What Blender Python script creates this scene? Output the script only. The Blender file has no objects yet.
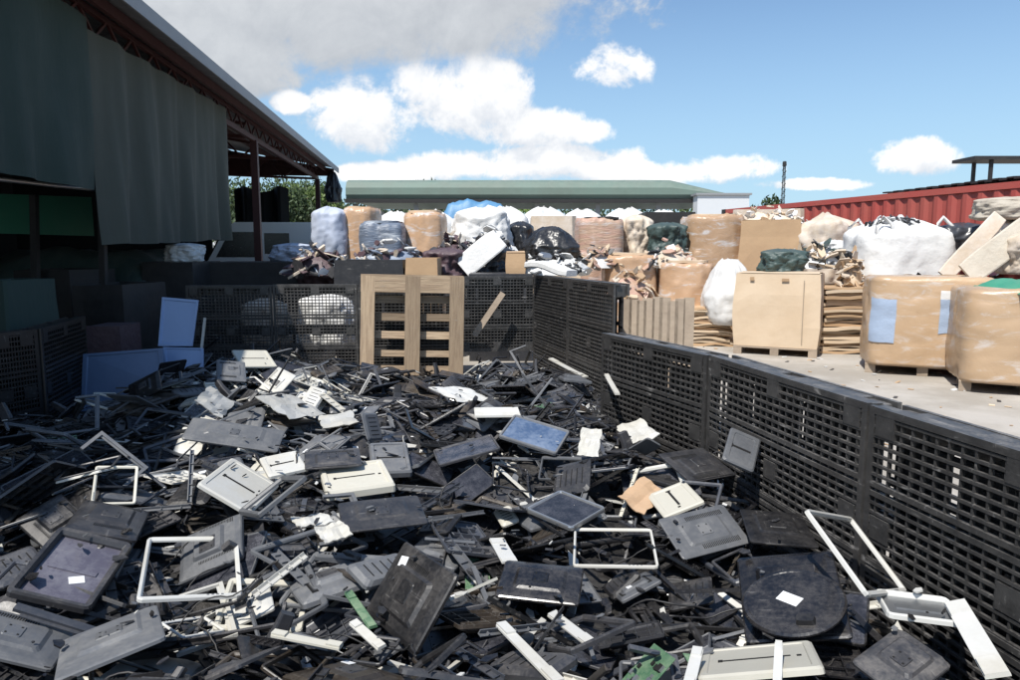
import bpy, math, random
import numpy as np
from mathutils import Vector, Matrix, Euler, noise
R = math.radians
rng = random.Random(7)
C = bpy.context.scene.collection
scene = bpy.context.scene

# ------------------------------------------------------------------ camera
F = 720.0; HC = 1.55; PITCH = R(7.1)
cam_d = bpy.data.cameras.new('camera'); cam = bpy.data.objects.new('camera', cam_d); C.objects.link(cam)
cam.location = (0, 0, HC); cam.rotation_euler = (R(90)-PITCH, 0, 0)
cam_d.sensor_width = 36; cam_d.lens = F/1020*36; cam_d.clip_start = .05; cam_d.clip_end = 1500
scene.camera = cam
FW = np.array([0, math.cos(PITCH), -math.sin(PITCH)]); UP = np.array([0, math.sin(PITCH), math.cos(PITCH)])
RT = np.array([1., 0, 0]); CP = np.array([0, 0, HC])
def ray(px, py): return RT*(px-510)/F + UP*(340-py)/F + FW
def at(px, py, Y):
    r = ray(px, py); return Vector(CP + r*(Y/r[1]))
def atz(px, py, z):
    r = ray(px, py); return Vector(CP + r*((z-HC)/r[2]))
def proj(p):
    d = np.array(p, float)-CP
    k = d @ FW
    return 510+F*(d @ RT)/k, 340-F*(d @ UP)/k, k

# ------------------------------------------------------------------ materials
class NT:
    def __init__(s, nt): s.nt = nt
    def n(s, t, **kw):
        nd = s.nt.nodes.new(t)
        for k, v in kw.items():
            if k.startswith('i_'): nd.inputs[k[2:].replace('_', ' ')].default_value = v
            else: setattr(nd, k, v)
        return nd
    def l(s, a, b): s.nt.links.new(a, b)
    def put(s, v, sock):
        if hasattr(v, 'links') or hasattr(v, 'is_linked'): s.l(v, sock)
        elif v is not None: sock.default_value = v
    def m(s, op, a, b=None, c=None, clamp=False):
        nd = s.nt.nodes.new('ShaderNodeMath'); nd.operation = op; nd.use_clamp = clamp
        for i, v in enumerate((a, b, c)): s.put(v, nd.inputs[i])
        return nd.outputs[0]
    def mix(s, f, a, b, typ='MIX'):
        nd = s.nt.nodes.new('ShaderNodeMix'); nd.data_type = 'RGBA'; nd.blend_type = typ
        s.put(f, nd.inputs[0])
        for v, i in ((a, 6), (b, 7)):
            s.put((*v, 1) if isinstance(v, tuple) and len(v) == 3 else v, nd.inputs[i])
        return nd.outputs[2]
    def noise(s, vec, scale, detail=4, rough=.55, dist=0):
        nd = s.nt.nodes.new('ShaderNodeTexNoise'); nd.inputs['Scale'].default_value = scale
        nd.inputs['Detail'].default_value = detail; nd.inputs['Roughness'].default_value = rough
        nd.inputs['Distortion'].default_value = dist
        if vec is not None: s.l(vec, nd.inputs['Vector'])
        return nd.outputs[0]
    def sm(s, v, a, b, lo=0., hi=1.):
        nd = s.nt.nodes.new('ShaderNodeMapRange'); nd.interpolation_type = 'SMOOTHSTEP'
        s.l(v, nd.inputs[0])
        for i, x in enumerate((a, b, lo, hi)): nd.inputs[i+1].default_value = x
        return nd.outputs[0]

def mat(name, col, rough=.5, dust=0., dustcol=(.22, .2, .18), var=.3, metal=0., bump=.15, bscale=14., nscale=5., col2=None, c2amt=.5,
        rvar=.15, streak=None, spec=.5, wrap=0., scratch=0.):
    m = bpy.data.materials.new(name); m.use_nodes = True; nt = m.node_tree; nt.nodes.clear(); T = NT(nt)
    out = T.n('ShaderNodeOutputMaterial'); b = T.n('ShaderNodeBsdfPrincipled'); T.l(b.outputs[0], out.inputs[0])
    tc = T.n('ShaderNodeTexCoord'); oi = T.n('ShaderNodeObjectInfo')
    off = T.n('ShaderNodeVectorMath', operation='SCALE'); off.inputs[0].default_value = (13.1, 7.7, 19.3); T.l(oi.outputs['Random'], off.inputs[3])
    add = T.n('ShaderNodeVectorMath', operation='ADD'); T.l(tc.outputs['Object'], add.inputs[0]); T.l(off.outputs[0], add.inputs[1])
    v = add.outputs[0]
    if streak:
        sc = T.n('ShaderNodeVectorMath', operation='MULTIPLY'); sc.inputs[1].default_value = streak; T.l(v, sc.inputs[0]); vs = sc.outputs[0]
    else: vs = v
    n1 = T.noise(vs, nscale, 5, .6); n2 = T.noise(v, nscale*7, 4, .65)
    c = (*col, 1)
    base = T.mix(T.sm(n1, .35, .65, 0, c2amt), c, col2) if col2 else None
    val = T.m('ADD', T.m('MULTIPLY', T.m('SUBTRACT', oi.outputs['Random'], .5), var*1.6), T.m('ADD', 1.0, T.m('MULTIPLY', T.m('SUBTRACT', n1, .5), var*1.5)))
    vm = T.n('ShaderNodeVectorMath', operation='SCALE'); T.l(val, vm.inputs[3])
    if base is not None: T.l(base, vm.inputs[0])
    else: vm.inputs[0].default_value = col
    res = vm.outputs[0]
    dn = None
    if dust > 0:
        geo = T.n('ShaderNodeNewGeometry'); sx = T.n('ShaderNodeSeparateXYZ'); T.l(geo.outputs['Normal'], sx.inputs[0])
        upf = T.sm(sx.outputs[2], .2, .95, .25, 1.0)
        dn = T.m('MULTIPLY', T.m('MULTIPLY', T.sm(T.m('ADD', T.m('MULTIPLY', n1, .6), T.m('MULTIPLY', n2, .4)), .36, .68), upf), T.m('MULTIPLY', T.m('ADD', oi.outputs['Random'], .45), dust))
        res = T.mix(dn, res, dustcol)
    if scratch > 0:
        for vec, amt in (((1.2, 26., 6.), scratch), ((19., 2., 6.), scratch*.7)):
            sv = T.n('ShaderNodeVectorMath', operation='MULTIPLY'); sv.inputs[1].default_value = vec; T.l(v, sv.inputs[0])
            sn = T.m('MULTIPLY', T.sm(T.noise(sv.outputs[0], 4, 3, .6, .3), .62, .72), T.sm(n1, .45, .6))
            res = T.mix(T.m('MULTIPLY', sn, amt), res, (.3, .29, .28))
    if wrap > 0:   # milky stretch film with creases over the surface
        sw = T.n('ShaderNodeVectorMath', operation='MULTIPLY'); sw.inputs[1].default_value = (1.5, 1.5, 5.); T.l(v, sw.inputs[0])
        wn = T.sm(T.noise(sw.outputs[0], 1.6, 5, .7, .6), .5, .68, 0, wrap)
        res = T.mix(wn, res, (.62, .66, .7))
    T.l(res, b.inputs['Base Color'])
    r = T.m('ADD', rough-rvar*.5, T.m('MULTIPLY', n2, rvar), clamp=True)
    if dn is not None: r = T.m('ADD', r, T.m('MULTIPLY', dn, .5), clamp=True)
    T.l(r, b.inputs['Roughness']); b.inputs['Metallic'].default_value = metal
    b.inputs['Specular IOR Level'].default_value = spec
    if bump > 0:
        bn = T.n('ShaderNodeBump'); bn.inputs['Strength'].default_value = bump; bn.inputs['Distance'].default_value = .02
        T.l(T.noise(vs, bscale, 5, .6, .4 if wrap else 0), bn.inputs['Height']); T.l(bn.outputs[0], b.inputs['Normal'])
    return m
M = {}
M['black'] = mat('black_plastic', (.010, .010, .0115), .4, .2, bump=.05, spec=.5, nscale=11, scratch=.35)
M['gloss'] = mat('gloss_black_plastic', (.008, .008, .010), .2, .16, bump=.04, spec=.6, nscale=9, scratch=.35)
M['charcoal'] = mat('charcoal_plastic', (.028, .029, .034), .38, .28, bump=.06, nscale=11, scratch=.35)
M['slate'] = mat('slate_plastic', (.045, .05, .062), .3, .25, bump=.04, nscale=9, scratch=.35)
M['brownblack'] = mat('brown_black_plastic', (.028, .022, .018), .35, .4, (.2, .17, .13), bump=.05, nscale=9, scratch=.35)
M['grey'] = mat('grey_plastic', (.1, .105, .115), .42, .3, (.25, .24, .22), bump=.06, nscale=9, scratch=.35)
M['white'] = mat('white_plastic', (.56, .56, .54), .5, .3, (.3, .27, .22), var=.3, bump=.05, nscale=3, col2=(.45, .42, .34), scratch=.3)
M['cream'] = mat('cream_plastic', (.52, .5, .43), .5, .22, (.36, .32, .26), var=.2, bump=.05)
M['tan'] = mat('tan_board', (.42, .28, .17), .8, .2, var=.15)
M['vent'] = mat('vent_black', (.004, .004, .004), .9, bump=0)
M['screen'] = mat('screen_glass', (.02, .021, .027), .13, .42, (.15, .15, .17), bump=.02, nscale=14)
M['bluescreen'] = mat('blue_screen_glass', (.05, .085, .16), .2, .5, (.25, .3, .38), bump=.02)
M['metal'] = mat('sheet_metal', (.42, .43, .44), .35, .3, metal=.8, bump=.08)
M['board'] = mat('circuit_board', (.05, .13, .07), .45, .4, (.4, .45, .3), bump=.1, nscale=12)
M['sticker'] = mat('paper_sticker', (.72, .73, .74), .6, .15, var=.08, bump=0)
M['palletblack'] = mat('recycled_black_plastic', (.034, .033, .033), .4, .6, (.22, .21, .2), bump=.2, nscale=13, spec=.7, scratch=.7)
M['wood'] = mat('pallet_wood', (.4, .3, .2), .8, .2, (.4, .34, .27), var=.25, bump=.4, bscale=9, nscale=7, col2=(.26, .18, .12))
M['woodv'] = mat('pallet_wood_upright', (.37, .28, .19), .85, .3, (.3, .27, .24), var=.45, bump=.5, bscale=5, nscale=5, col2=(.2, .14, .09), c2amt=.8, streak=(9, 4, .7), scratch=.3)
M['woodh'] = mat('pallet_wood_level', (.37, .28, .19), .85, .3, (.3, .27, .24), var=.45, bump=.5, bscale=5, nscale=5, col2=(.2, .14, .09), c2amt=.8, streak=(.7, 4, 9), scratch=.3)
M['woodold'] = mat('weathered_wood', (.36, .29, .22), .85, .2, (.4, .35, .3), var=.25, bump=.4, nscale=4, col2=(.2, .15, .11))
M['card'] = mat('cardboard', (.46, .31, .18), .8, .25, (.5, .42, .32), var=.14, bump=.25, bscale=6, nscale=1.4, col2=(.34, .215, .12), c2amt=.6, rvar=.1)
M['cardpale'] = mat('pale_cardboard', (.58, .46, .33), .8, .25, (.55, .48, .4), var=.12, bump=.25, bscale=6, nscale=1.4, col2=(.46, .34, .22), c2amt=.6)
M['cardwrap'] = mat('cardboard_in_film', (.48, .32, .2), .3, 0, var=.15, bump=.8, bscale=5, nscale=1.6, col2=(.4, .26, .16), wrap=.6)
M['cardwrap2'] = mat('tan_board_in_film', (.5, .35, .22), .33, .1, var=.12, bump=.5, bscale=4, nscale=1.5, col2=(.36, .24, .14), wrap=.4)
M['orangewrap'] = mat('orange_wrapped_board', (.5, .33, .21), .32, 0, var=.12, bump=.9, bscale=5, nscale=2, col2=(.42, .26, .15), wrap=.6)
M['pinkwrap'] = mat('pink_wrapped_bale', (.5, .31, .24), .4, 0, var=.15, bump=.7, bscale=6, nscale=2.2, col2=(.4, .33, .22), wrap=.45, streak=(1, 1, 6))
M['bluewrap'] = mat('blue_wrapped_bale', (.22, .27, .36), .35, 0, var=.3, bump=.8, bscale=6, nscale=3, col2=(.08, .09, .11), wrap=.6, streak=(1, 1, 5))
M['bag'] = mat('white_woven_bag', (.64, .64, .63), .6, .3, (.4, .36, .32), var=.1, bump=.9, bscale=5, nscale=4)
M['bagblue'] = mat('pale_blue_bag', (.42, .47, .58), .6, .2, (.45, .42, .38), var=.1, bump=.45, bscale=4)
M['patchblue'] = mat('faded_blue_film', (.34, .42, .55), .35, .3, var=.1, bump=.4)
M['shadeblue'] = mat('shaded_blue_sheet', (.11, .16, .26), .5, .3, (.06, .06, .06), var=.4, bump=.1, nscale=3)  # blue and dimness of the shed shade are put into this colour
M['traypurple'] = mat('purplish_grey_plastic', (.09, .085, .115), .22, .5, (.25, .25, .27), bump=.03, nscale=6, scratch=.5)
M['shadewhite'] = mat('shade_tinted_white_panel', (.27, .38, .6), .5, .15, var=.08, bump=.05)  # white panels: the blue cast of the shade is put into the colour
M['bagbeige'] = mat('beige_bag', (.52, .43, .33), .7, .2, (.45, .42, .38), var=.2, bump=.6, bscale=5, col2=(.6, .55, .5))
M['bagblack'] = mat('black_bag', (.016, .017, .02), .32, .2, var=.2, bump=.9, bscale=6, spec=.6)
M['baggreen'] = mat('green_bag', (.045, .075, .07), .5, .2, var=.2, bump=.6)
M['bagpurple'] = mat('purple_bag', (.075, .045, .055), .5, .2, var=.2, bump=.6)
M['tarpgreen'] = mat('green_tarpaulin', (.05, .27, .17), .5, .15, var=.1, bump=.5, bscale=5)
M['tarpblue'] = mat('blue_tarpaulin', (.09, .24, .42), .5, .1, var=.1, bump=.3)
M['curtaingreen'] = mat('dark_green_curtain', (.022, .043, .036), .8, 0, var=.2, bump=.3, nscale=.7, streak=(1, 1, .25))
M['curtaingrey'] = mat('grey_green_curtain', (.055, .062, .05), .8, 0, var=.3, bump=.3, nscale=1.3, streak=(1, 1, .2))
M['red'] = mat('red_container_paint', (.36, .062, .05), .55, .45, (.3, .15, .11), var=.2, col2=(.28, .07, .05), bump=.05, nscale=1.2, streak=(1, 1, .35))
M['redsteel'] = mat('dark_red_steel', (.06, .014, .013), .55, .3, var=.2)
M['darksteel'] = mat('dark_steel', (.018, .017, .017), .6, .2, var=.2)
M['roofsheet'] = mat('roof_sheet', (.27, .28, .29), .55, .2, var=.1, nscale=1)
M['greenroof'] = mat('pale_green_roof', (.15, .215, .18), .6, .4, (.32, .34, .3), var=.3, nscale=.5, bump=.1, col2=(.08, .1, .08))
M['wallwhite'] = mat('white_wall_paint', (.62, .64, .66), .7, .2, var=.06, bump=0)
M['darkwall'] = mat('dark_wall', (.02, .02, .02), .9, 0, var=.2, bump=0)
M['vanwhite'] = mat('white_van_paint', (.72, .73, .73), .25, .1, var=.03, bump=0)
M['rubber'] = mat('rubber', (.012, .012, .012), .75, .2, bump=.05)
M['foam'] = mat('cream_foam_sheet', (.55, .5, .42), .8, .5, (.34, .28, .22), var=.3, bump=.6, nscale=3, col2=(.4, .34, .27))
M['bark'] = mat('bark', (.11, .085, .06), .9, 0, bump=.4)
M['leafa'] = mat('leaf_green', (.12, .19, .05), .6, 0, var=.5, bump=0, nscale=1.2, col2=(.2, .26, .07))
M['leafb'] = mat('leaf_dark_green', (.035, .06, .022), .6, 0, var=.5, bump=0, nscale=1.2, col2=(.06, .09, .03))
M['cable'] = mat('cable_rubber', (.012, .012, .013), .5, .2, bump=0)
M['ground'] = mat('ground_dirt', (.3, .27, .23), .9, .2, (.4, .36, .3), var=.2, bump=.4, nscale=.35, bscale=3)
M['concrete'] = mat('yard_concrete', (.42, .39, .35), .85, .45, (.3, .27, .23), var=.35, bump=.25, nscale=.9, bscale=20, col2=(.25, .225, .19), c2amt=.9, scratch=.25)
M['bed'] = mat('scrap_bed_black', (.01, .01, .011), .6, .3, bump=.8, bscale=25)

# ------------------------------------------------------------------ mesh builder
def rr(hw, hh, r, z, n=3, cx=0, cy=0):
    r = min(r, hw*.98, hh*.98); pts = []
    for (sx, sy, a0) in ((1, 1, 0), (-1, 1, 90), (-1, -1, 180), (1, -1, 270)):
        for k in range(n):
            a = R(a0+90*k/(n-1)) if n > 1 else R(a0+45)
            pts.append((cx+sx*(hw-r)+r*math.cos(a), cy+sy*(hh-r)+r*math.sin(a), z))
    return pts
class MB:
    def __init__(s): s.v = []; s.f = []; s.m = []; s.x = Matrix.Identity(4); s.smooth = []
    def add(s, vs, fs, mi=0, sm=False):
        b = len(s.v); s.v += [tuple(s.x @ Vector(p)) for p in vs]
        for f in fs: s.f.append([b+i for i in f]); s.m.append(mi); s.smooth.append(sm)
    def box(s, x0, x1, y0, y1, z0, z1, mi=0):
        s.add([(x0, y0, z0), (x1, y0, z0), (x1, y1, z0), (x0, y1, z0), (x0, y0, z1), (x1, y0, z1), (x1, y1, z1), (x0, y1, z1)],
              [(0, 3, 2, 1), (4, 5, 6, 7), (0, 1, 5, 4), (1, 2, 6, 5), (2, 3, 7, 6), (3, 0, 4, 7)], mi)
    def bar(s, a, b, w, t, mi=0, up=(0, 0, 1)):
        a = Vector(a); b = Vector(b); d = (b-a); L = d.length; d.normalize(); u = Vector(up)
        if abs(d.dot(u)) > .95: u = Vector((1, 0, 0))
        sx = d.cross(u).normalized(); uz = sx.cross(d)
        vs = []
        for p in (a, b):
            for (i, j) in ((-1, -1), (1, -1), (1, 1), (-1, 1)): vs.append(tuple(p+sx*(i*w/2)+uz*(j*t/2)))
        s.add(vs, [(3, 2, 1, 0), (4, 5, 6, 7), (0, 1, 5, 4), (1, 2, 6, 5), (2, 3, 7, 6), (3, 0, 4, 7)], mi)
    def loft(s, loops, cap0=True, cap1=True, cyc=False, mi=0, sm=False):
        n = len(loops[0]); vs = [p for L in loops for p in L]; fs = []
        K = len(loops)
        for k in range(K if cyc else K-1):
            a = k*n; b = ((k+1) % K)*n
            for i in range(n):
                j = (i+1) % n; fs.append((a+i, a+j, b+j, b+i))
        if not cyc:
            if cap0: fs.append(tuple(reversed(range(n))))
            if cap1: fs.append(tuple((K-1)*n+i for i in range(n)))
        s.add(vs, fs, mi, sm)
    def tube(s, pts, r, n=6, mi=0, r2=None):
        loops = []; pts = [Vector(p) for p in pts]; K = len(pts)
        for i, p in enumerate(pts):
            d = (pts[min(i+1, K-1)]-pts[max(i-1, 0)]).normalized()
            u = Vector((0, 0, 1)) if abs(d.z) < .9 else Vector((1, 0, 0))
            a = d.cross(u).normalized(); b = d.cross(a)
            rad = r if r2 is None else r+(r2-r)*i/(K-1)
            loops.append([tuple(p+(a*math.cos(t)+b*math.sin(t))*rad) for t in (2*math.pi*k/n for k in range(n))])
        s.loft(loops, mi=mi, sm=True)
    def mesh(s, name, mats):
        me = bpy.data.meshes.new(name); me.from_pydata(s.v, [], s.f)
        for m in mats: me.materials.append(M[m] if isinstance(m, str) else m)
        me.polygons.foreach_set('material_index', s.m); me.polygons.foreach_set('use_smooth', s.smooth)
        import bmesh
        bm = bmesh.new(); bm.from_mesh(me); bmesh.ops.recalc_face_normals(bm, faces=bm.faces); bm.to_mesh(me); bm.free()
        return me
    def obj(s, name, mats, parent=None, loc=None, rot=None):
        if isinstance(mats, str): mats = [mats]
        o = bpy.data.objects.new(name, s.mesh(name, mats)); C.objects.link(o)
        if parent: o.parent = parent
        if loc is not None: o.location = loc
        if rot is not None: o.rotation_euler = rot
        return o
def tag(o, label=None, cat=None, group=None, kind=None):
    if label: o['label'] = label
    if cat: o['category'] = cat
    if group: o['group'] = group
    if kind: o['kind'] = kind
    return o
def thing(name, label, cat, loc=(0, 0, 0), rz=0, group=None):
    o = bpy.data.objects.new(name, None); C.objects.link(o); o.location = loc; o.rotation_euler = (0, 0, rz); o.empty_display_size = .1
    return tag(o, label, cat, group)
KIDS = {}
def kids(o):
    if o.name not in KIDS: KIDS[o.name] = [c for c in C.objects if c.parent == o]
    return KIDS[o.name]
def copy_tree(o, parent=None):
    c = o.copy(); C.objects.link(c); c.parent = parent
    for ch in kids(o): copy_tree(ch, c)
    return c
def setmat(o, m):
    o.material_slots[0].link = 'OBJECT'; o.material_slots[0].material = M[m]

# ------------------------------------------------------------------ ground
g = MB(); g.box(-400, 400, -60, 900, -.3, 0); tag(g.obj('ground', 'ground'), kind='structure')
g = MB(); g.add([(.6, -4, .004), (14, -4, .004), (9.5, 24, .004), (-1.5, 24, .004), (-1.5, 9.3, .004)], [(0, 1, 2, 3, 4)]); tag(g.obj('yard_paving', 'concrete'), kind='structure')

g = MB(); g.add([(-16, .5, .004), (-3.4, .5, .004), (-5.0, 24, .004), (-16, 24, .004)], [(0, 1, 2, 3)]); tag(g.obj('added_shed_floor', 'darkwall'), kind='structure')  # dark floor added to cut light bouncing inside the shed
# ------------------------------------------------------------------ plastic pallets (pen walls)
def grid_deck(W, H, cells, rail_rows, seed=0, nx=24):
    """a moulded pallet standing on its long edge: W along x, H along z, deck toward -y"""
    b = MB(); t = .02; rnd = random.Random(seed)
    ribw = .008
    xs = [ -W/2+.0 + W*i/nx for i in range(nx+1)]
    for x in (-W/2, W/2-.03): b.box(x, x+.03, -t, 0, 0, H)
    for x in xs[1:-1]:
        b.box(x-ribw/2, x+ribw/2, -t+.004, -.001, .02, H-.02)
    nz = int(H/.037)
    for k in range(1, nz):
        z = H*k/nz
        b.box(-W/2+.03, W/2-.03, -t+.001, -.004, z-.0055, z+.0055)
    for z0, z1 in rail_rows: b.box(-W/2+.03, W/2-.03, -t-.003, 0, z0, z1)
    for c in (-1, 0, 1):      # solid columns over the blocks
        for zc in cells:
            b.box(c*(W/2-.09)-.05, c*(W/2-.09)+.05, -t-.002, .001, zc-.045, zc+.045)
    return b
def plastic_pallet(label, a, bpt, pm='palletblack', H=1.0, z0=0., seed=0, group='black plastic pallets standing as pen walls', lean=0., lattice=True):
    a = Vector(a); bpt = Vector(bpt); W = (bpt-a).length; ang = math.atan2(bpt.y-a.y, bpt.x-a.x)
    mid = (a+bpt)/2
    t = thing('plastic_pallet', label, 'pallet', (mid.x, mid.y, z0), ang, group); t.rotation_euler = (lean, 0, ang)
    T_ = .14; rows = [(H-.028, H), (H*.66-.028, H*.66-.008), (H*.66+.008, H*.66+.028), (H*.33-.028, H*.33-.008), (H*.33+.008, H*.33+.028), (0, .045)]
    grid_deck(W, H, [.065, H*.5, H-.065], rows, seed).obj('deck', pm, t)
    for c in (-1, 0, 1):
        for zc in (.075, H*.5, H-.075):
            k = MB(); k.x = Matrix.Translation((c*(W/2-.09), 0, zc)) @ Matrix.Rotation(R(90), 4, 'X')
            k.loft([rr(.062, .062, .012, -.018), rr(.058, .058, .012, -.119)], True, True); k.obj('block', pm, t)
    for zc in (.06, H*.5, H-.06):
        k = MB(); k.box(-W/2+.005, W/2-.005, T_-.02, T_, zc-.055, zc+.055)
        for q in range(7): k.box(-W/2+.1+q*(W-.2)/6-.004, -W/2+.1+q*(W-.2)/6+.004, .002, T_-.021, zc-.03, zc+.03)
        k.obj('runner', pm, t)
    k = MB()
    for q in range(12):
        xx = -W/2+.03+q*(W-.06)/12
        wq = (W-.06)/12*(.97 if q % 4 != 2 else .55)
        k.box(xx, xx+wq, .085, .095, .12, H*.5-.06); k.box(xx, xx+wq, .085, .095, H*.5+.06, H-.12)
    k.box(-W/2+.02, W/2-.02, .097, .103, .1, H*.62)
    for q in range(5): k.box(-W/2+.02, W/2-.02, .074, .084, .14+q*(H-.28)/4-.018, .14+q*(H-.28)/4+.018)
    if lattice: k.obj('rear_lattice', 'bed', t)  # rear lattice blackened so the gaps look deep in shade
    k = MB()
    k.box(-W/2, W/2, .002, .05, H-.02, H-.003); k.box(-W/2+.14, -W/2+W*.45, .05, T_-.021, H-.03, H-.008); k.box(W*.05, W/2-.14, .05, T_-.021, H-.03, H-.008)
    k.obj('edge_rail', pm, t)
    return t
# right wall of the pen: points along its inner face
WALL = [Vector((1.62, 1.05, 0)), Vector((1.52, 2.28, 0)), Vector((1.40, 3.05-.1, 0)), Vector((1.22, 4.2, 0)), Vector((.70, 5.2, 0))]
# each pallet: from far end to near end so that its deck faces the pile
def wall(label, far, near, **k):
    return plastic_pallet(label, far, near, **k)
P0 = at(712, 352, 4.1); P1 = at(872, 403, 2.78)
d01 = Vector((P1.x-P0.x, P1.y-P0.y, 0)); L01 = d01.length; dn = d01.normalized()
zt = .95
A0 = Vector((P0.x, P0.y, 0)); A1 = A0+dn*L01
S0 = at(604, 334, 5.25); S0 = Vector((S0.x, S0.y, 0))
wall('black plastic pallet in right pen wall, short far section beneath the upright wooden slats', S0, A0+Vector((-.01, .01, 0)), H=zt, seed=1)
wall('black plastic pallet in right pen wall beside the leaning grey lid', A0+dn*.004, A1, H=zt+.005, seed=2)
wall('black plastic pallet in right pen wall behind the leaning white frame', A1+dn*.015, A1+dn*(.015+L01), H=zt+.0, seed=3)
wall('nearest black plastic pallet of right pen wall, cut by the picture edge', A1+dn*(.03+L01), A1+dn*(.03+2*L01), H=zt, seed=4)
# tall dark pallets beyond (two end to end)
q0 = at(535, 273, 9.0); q2 = at(616, 284, 6.6); q0.z = 0; q2.z = 0; qm = (q0+q2)/2
wall('tall black plastic pallet right of the diagonal plank, under the black sack', q0, qm, H=1.25, seed=5, group='tall black pallets at the far right corner')
wall('tall black plastic pallet beside the upright wooden slats', qm+(q2-q0).normalized()*.01, q2, H=1.25, seed=6, group='tall black pallets at the far right corner')
# back wall
def Z(v, z=0): return Vector((v.x, v.y, z))
b0 = Z(at(186, 285, 8.7)); b1 = Z(at(272, 285, 8.75)); b2 = Z(at(357, 283, 8.8))
wall('black plastic pallet in back pen wall, left one behind the bluish white panels', b0, b1, H=1.13, seed=7, pm='palletblack', lattice=False, group='black pallets of the back pen wall')
wall('black plastic pallet in back pen wall with light showing through, left of wooden pallet', b1+Vector((.01, .0, 0)), b2, H=1.14, seed=8, lattice=False, group='black pallets of the back pen wall')
wall('black plastic pallet standing directly behind the pale wooden pallet', b2+Vector((.01, .0, 0)), Z(at(456, 280, 8.9)), H=1.1, seed=12, group='black pallets of the back pen wall')
b3 = Z(at(458, 277, 9.0)); b4 = Z(at(536, 277, 9.1))
wall('black plastic pallet behind the diagonal plank, right of wooden pallet', b3, b4, H=.95, z0=.28, seed=9, group='black pallets of the back pen wall')
# left, in the shade; a darker plastic than the other walls deepens that shade
c0 = Z(at(-40, 335, 5.0)); c1 = Z(at(36, 335, 5.5)); c2 = Z(at(84, 333, 6.6))
wall('black plastic pallet standing in the shade at the left picture edge', c0, c1, H=.95, seed=10, pm='black', group='black pallets in the shed shade')
wall('black plastic pallet in the shade left of the large bluish sheet', c1+Vector((.01, .01, 0)), c2, H=.95, seed=11, pm='black', group='black pallets in the shed shade')

# ------------------------------------------------------------------ wooden pallets
def wood_pallet(label, loc, rot, W=1.2, H=1.12, m='wood', mode='bottom'):
    t = thing('wooden_pallet', label, 'pallet', loc); t.rotation_euler = rot
    rnd = random.Random(int(loc[0]*100))
    def board(n, x0, x1, y0, y1, z0, z1):
        b = MB(); j = lambda: rnd.uniform(-.009, .009)
        b.box(x0+j(), x1+j(), y0, y1, z0+j(), z1+j()); o = b.obj(n, m if m != 'wood' else 'woodv' if (z1-z0) > (x1-x0) else 'woodh', t); return o
    if mode == 'bottom':
        for i, x in enumerate((-W/2, -.09, W/2-.17)):
            board('bottom_board', x, x+(.18 if i == 1 else .17), -.145, -.122, (-.1 if i == 1 else .0), H)
            for z in (.02, H/2-.05, H-.13): board('block', x+.02, x+.15, -.121, -.045, z, z+.11)
        for z in (H-.13,): board('stringer_board', -W/2, W/2, -.044, -.024, z, z+.13)
        for k in range(6): board('deck_board', -W/2, W/2, -.023, 0, .03+k*(H-.13)/5, .03+k*(H-.13)/5+(.075 if k not in (0, 5) else .1))
        board('lead_board', -W/2+.01, W/2-.01, -.1445, -.1222+.02, H-.2, H+.005)
    else:
        for k in range(9): board('deck_board', -W/2+k*(W-.1)/8, -W/2+k*(W-.1)/8+.1, -.023, 0, 0, H-rnd.uniform(0, .05))
        for z in (.05, H/2, H-.14): board('stringer_board', -W/2, W/2, .001, .09, z, z+.09)
    return t
w0 = at(410, 388, 8.3)
wood_pallet('pale wooden pallet leaning upright against the back pen wall', (w0.x+.02, 8.35, 0.08), (R(-7), R(1.2), R(3)), W=1.19, H=1.17)
w1 = at(654, 345, 7.2)
wood_pallet('row of upright wooden slats standing behind the right pen wall', (w1.x+.02, 7.2, 0), (R(-4), 0, R(-14)), W=.72, H=1.09, m='woodold', mode='deck')
b = MB(); p = at(474, 336, 8.7); q = at(503, 293, 8.8); b.bar(p, q, .07, .025, up=(0, -1, 0)); tag(b.obj('plank', 'woodold'), 'thin wooden plank leaning diagonally between wooden pallet and tall black pallets', 'plank')

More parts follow.
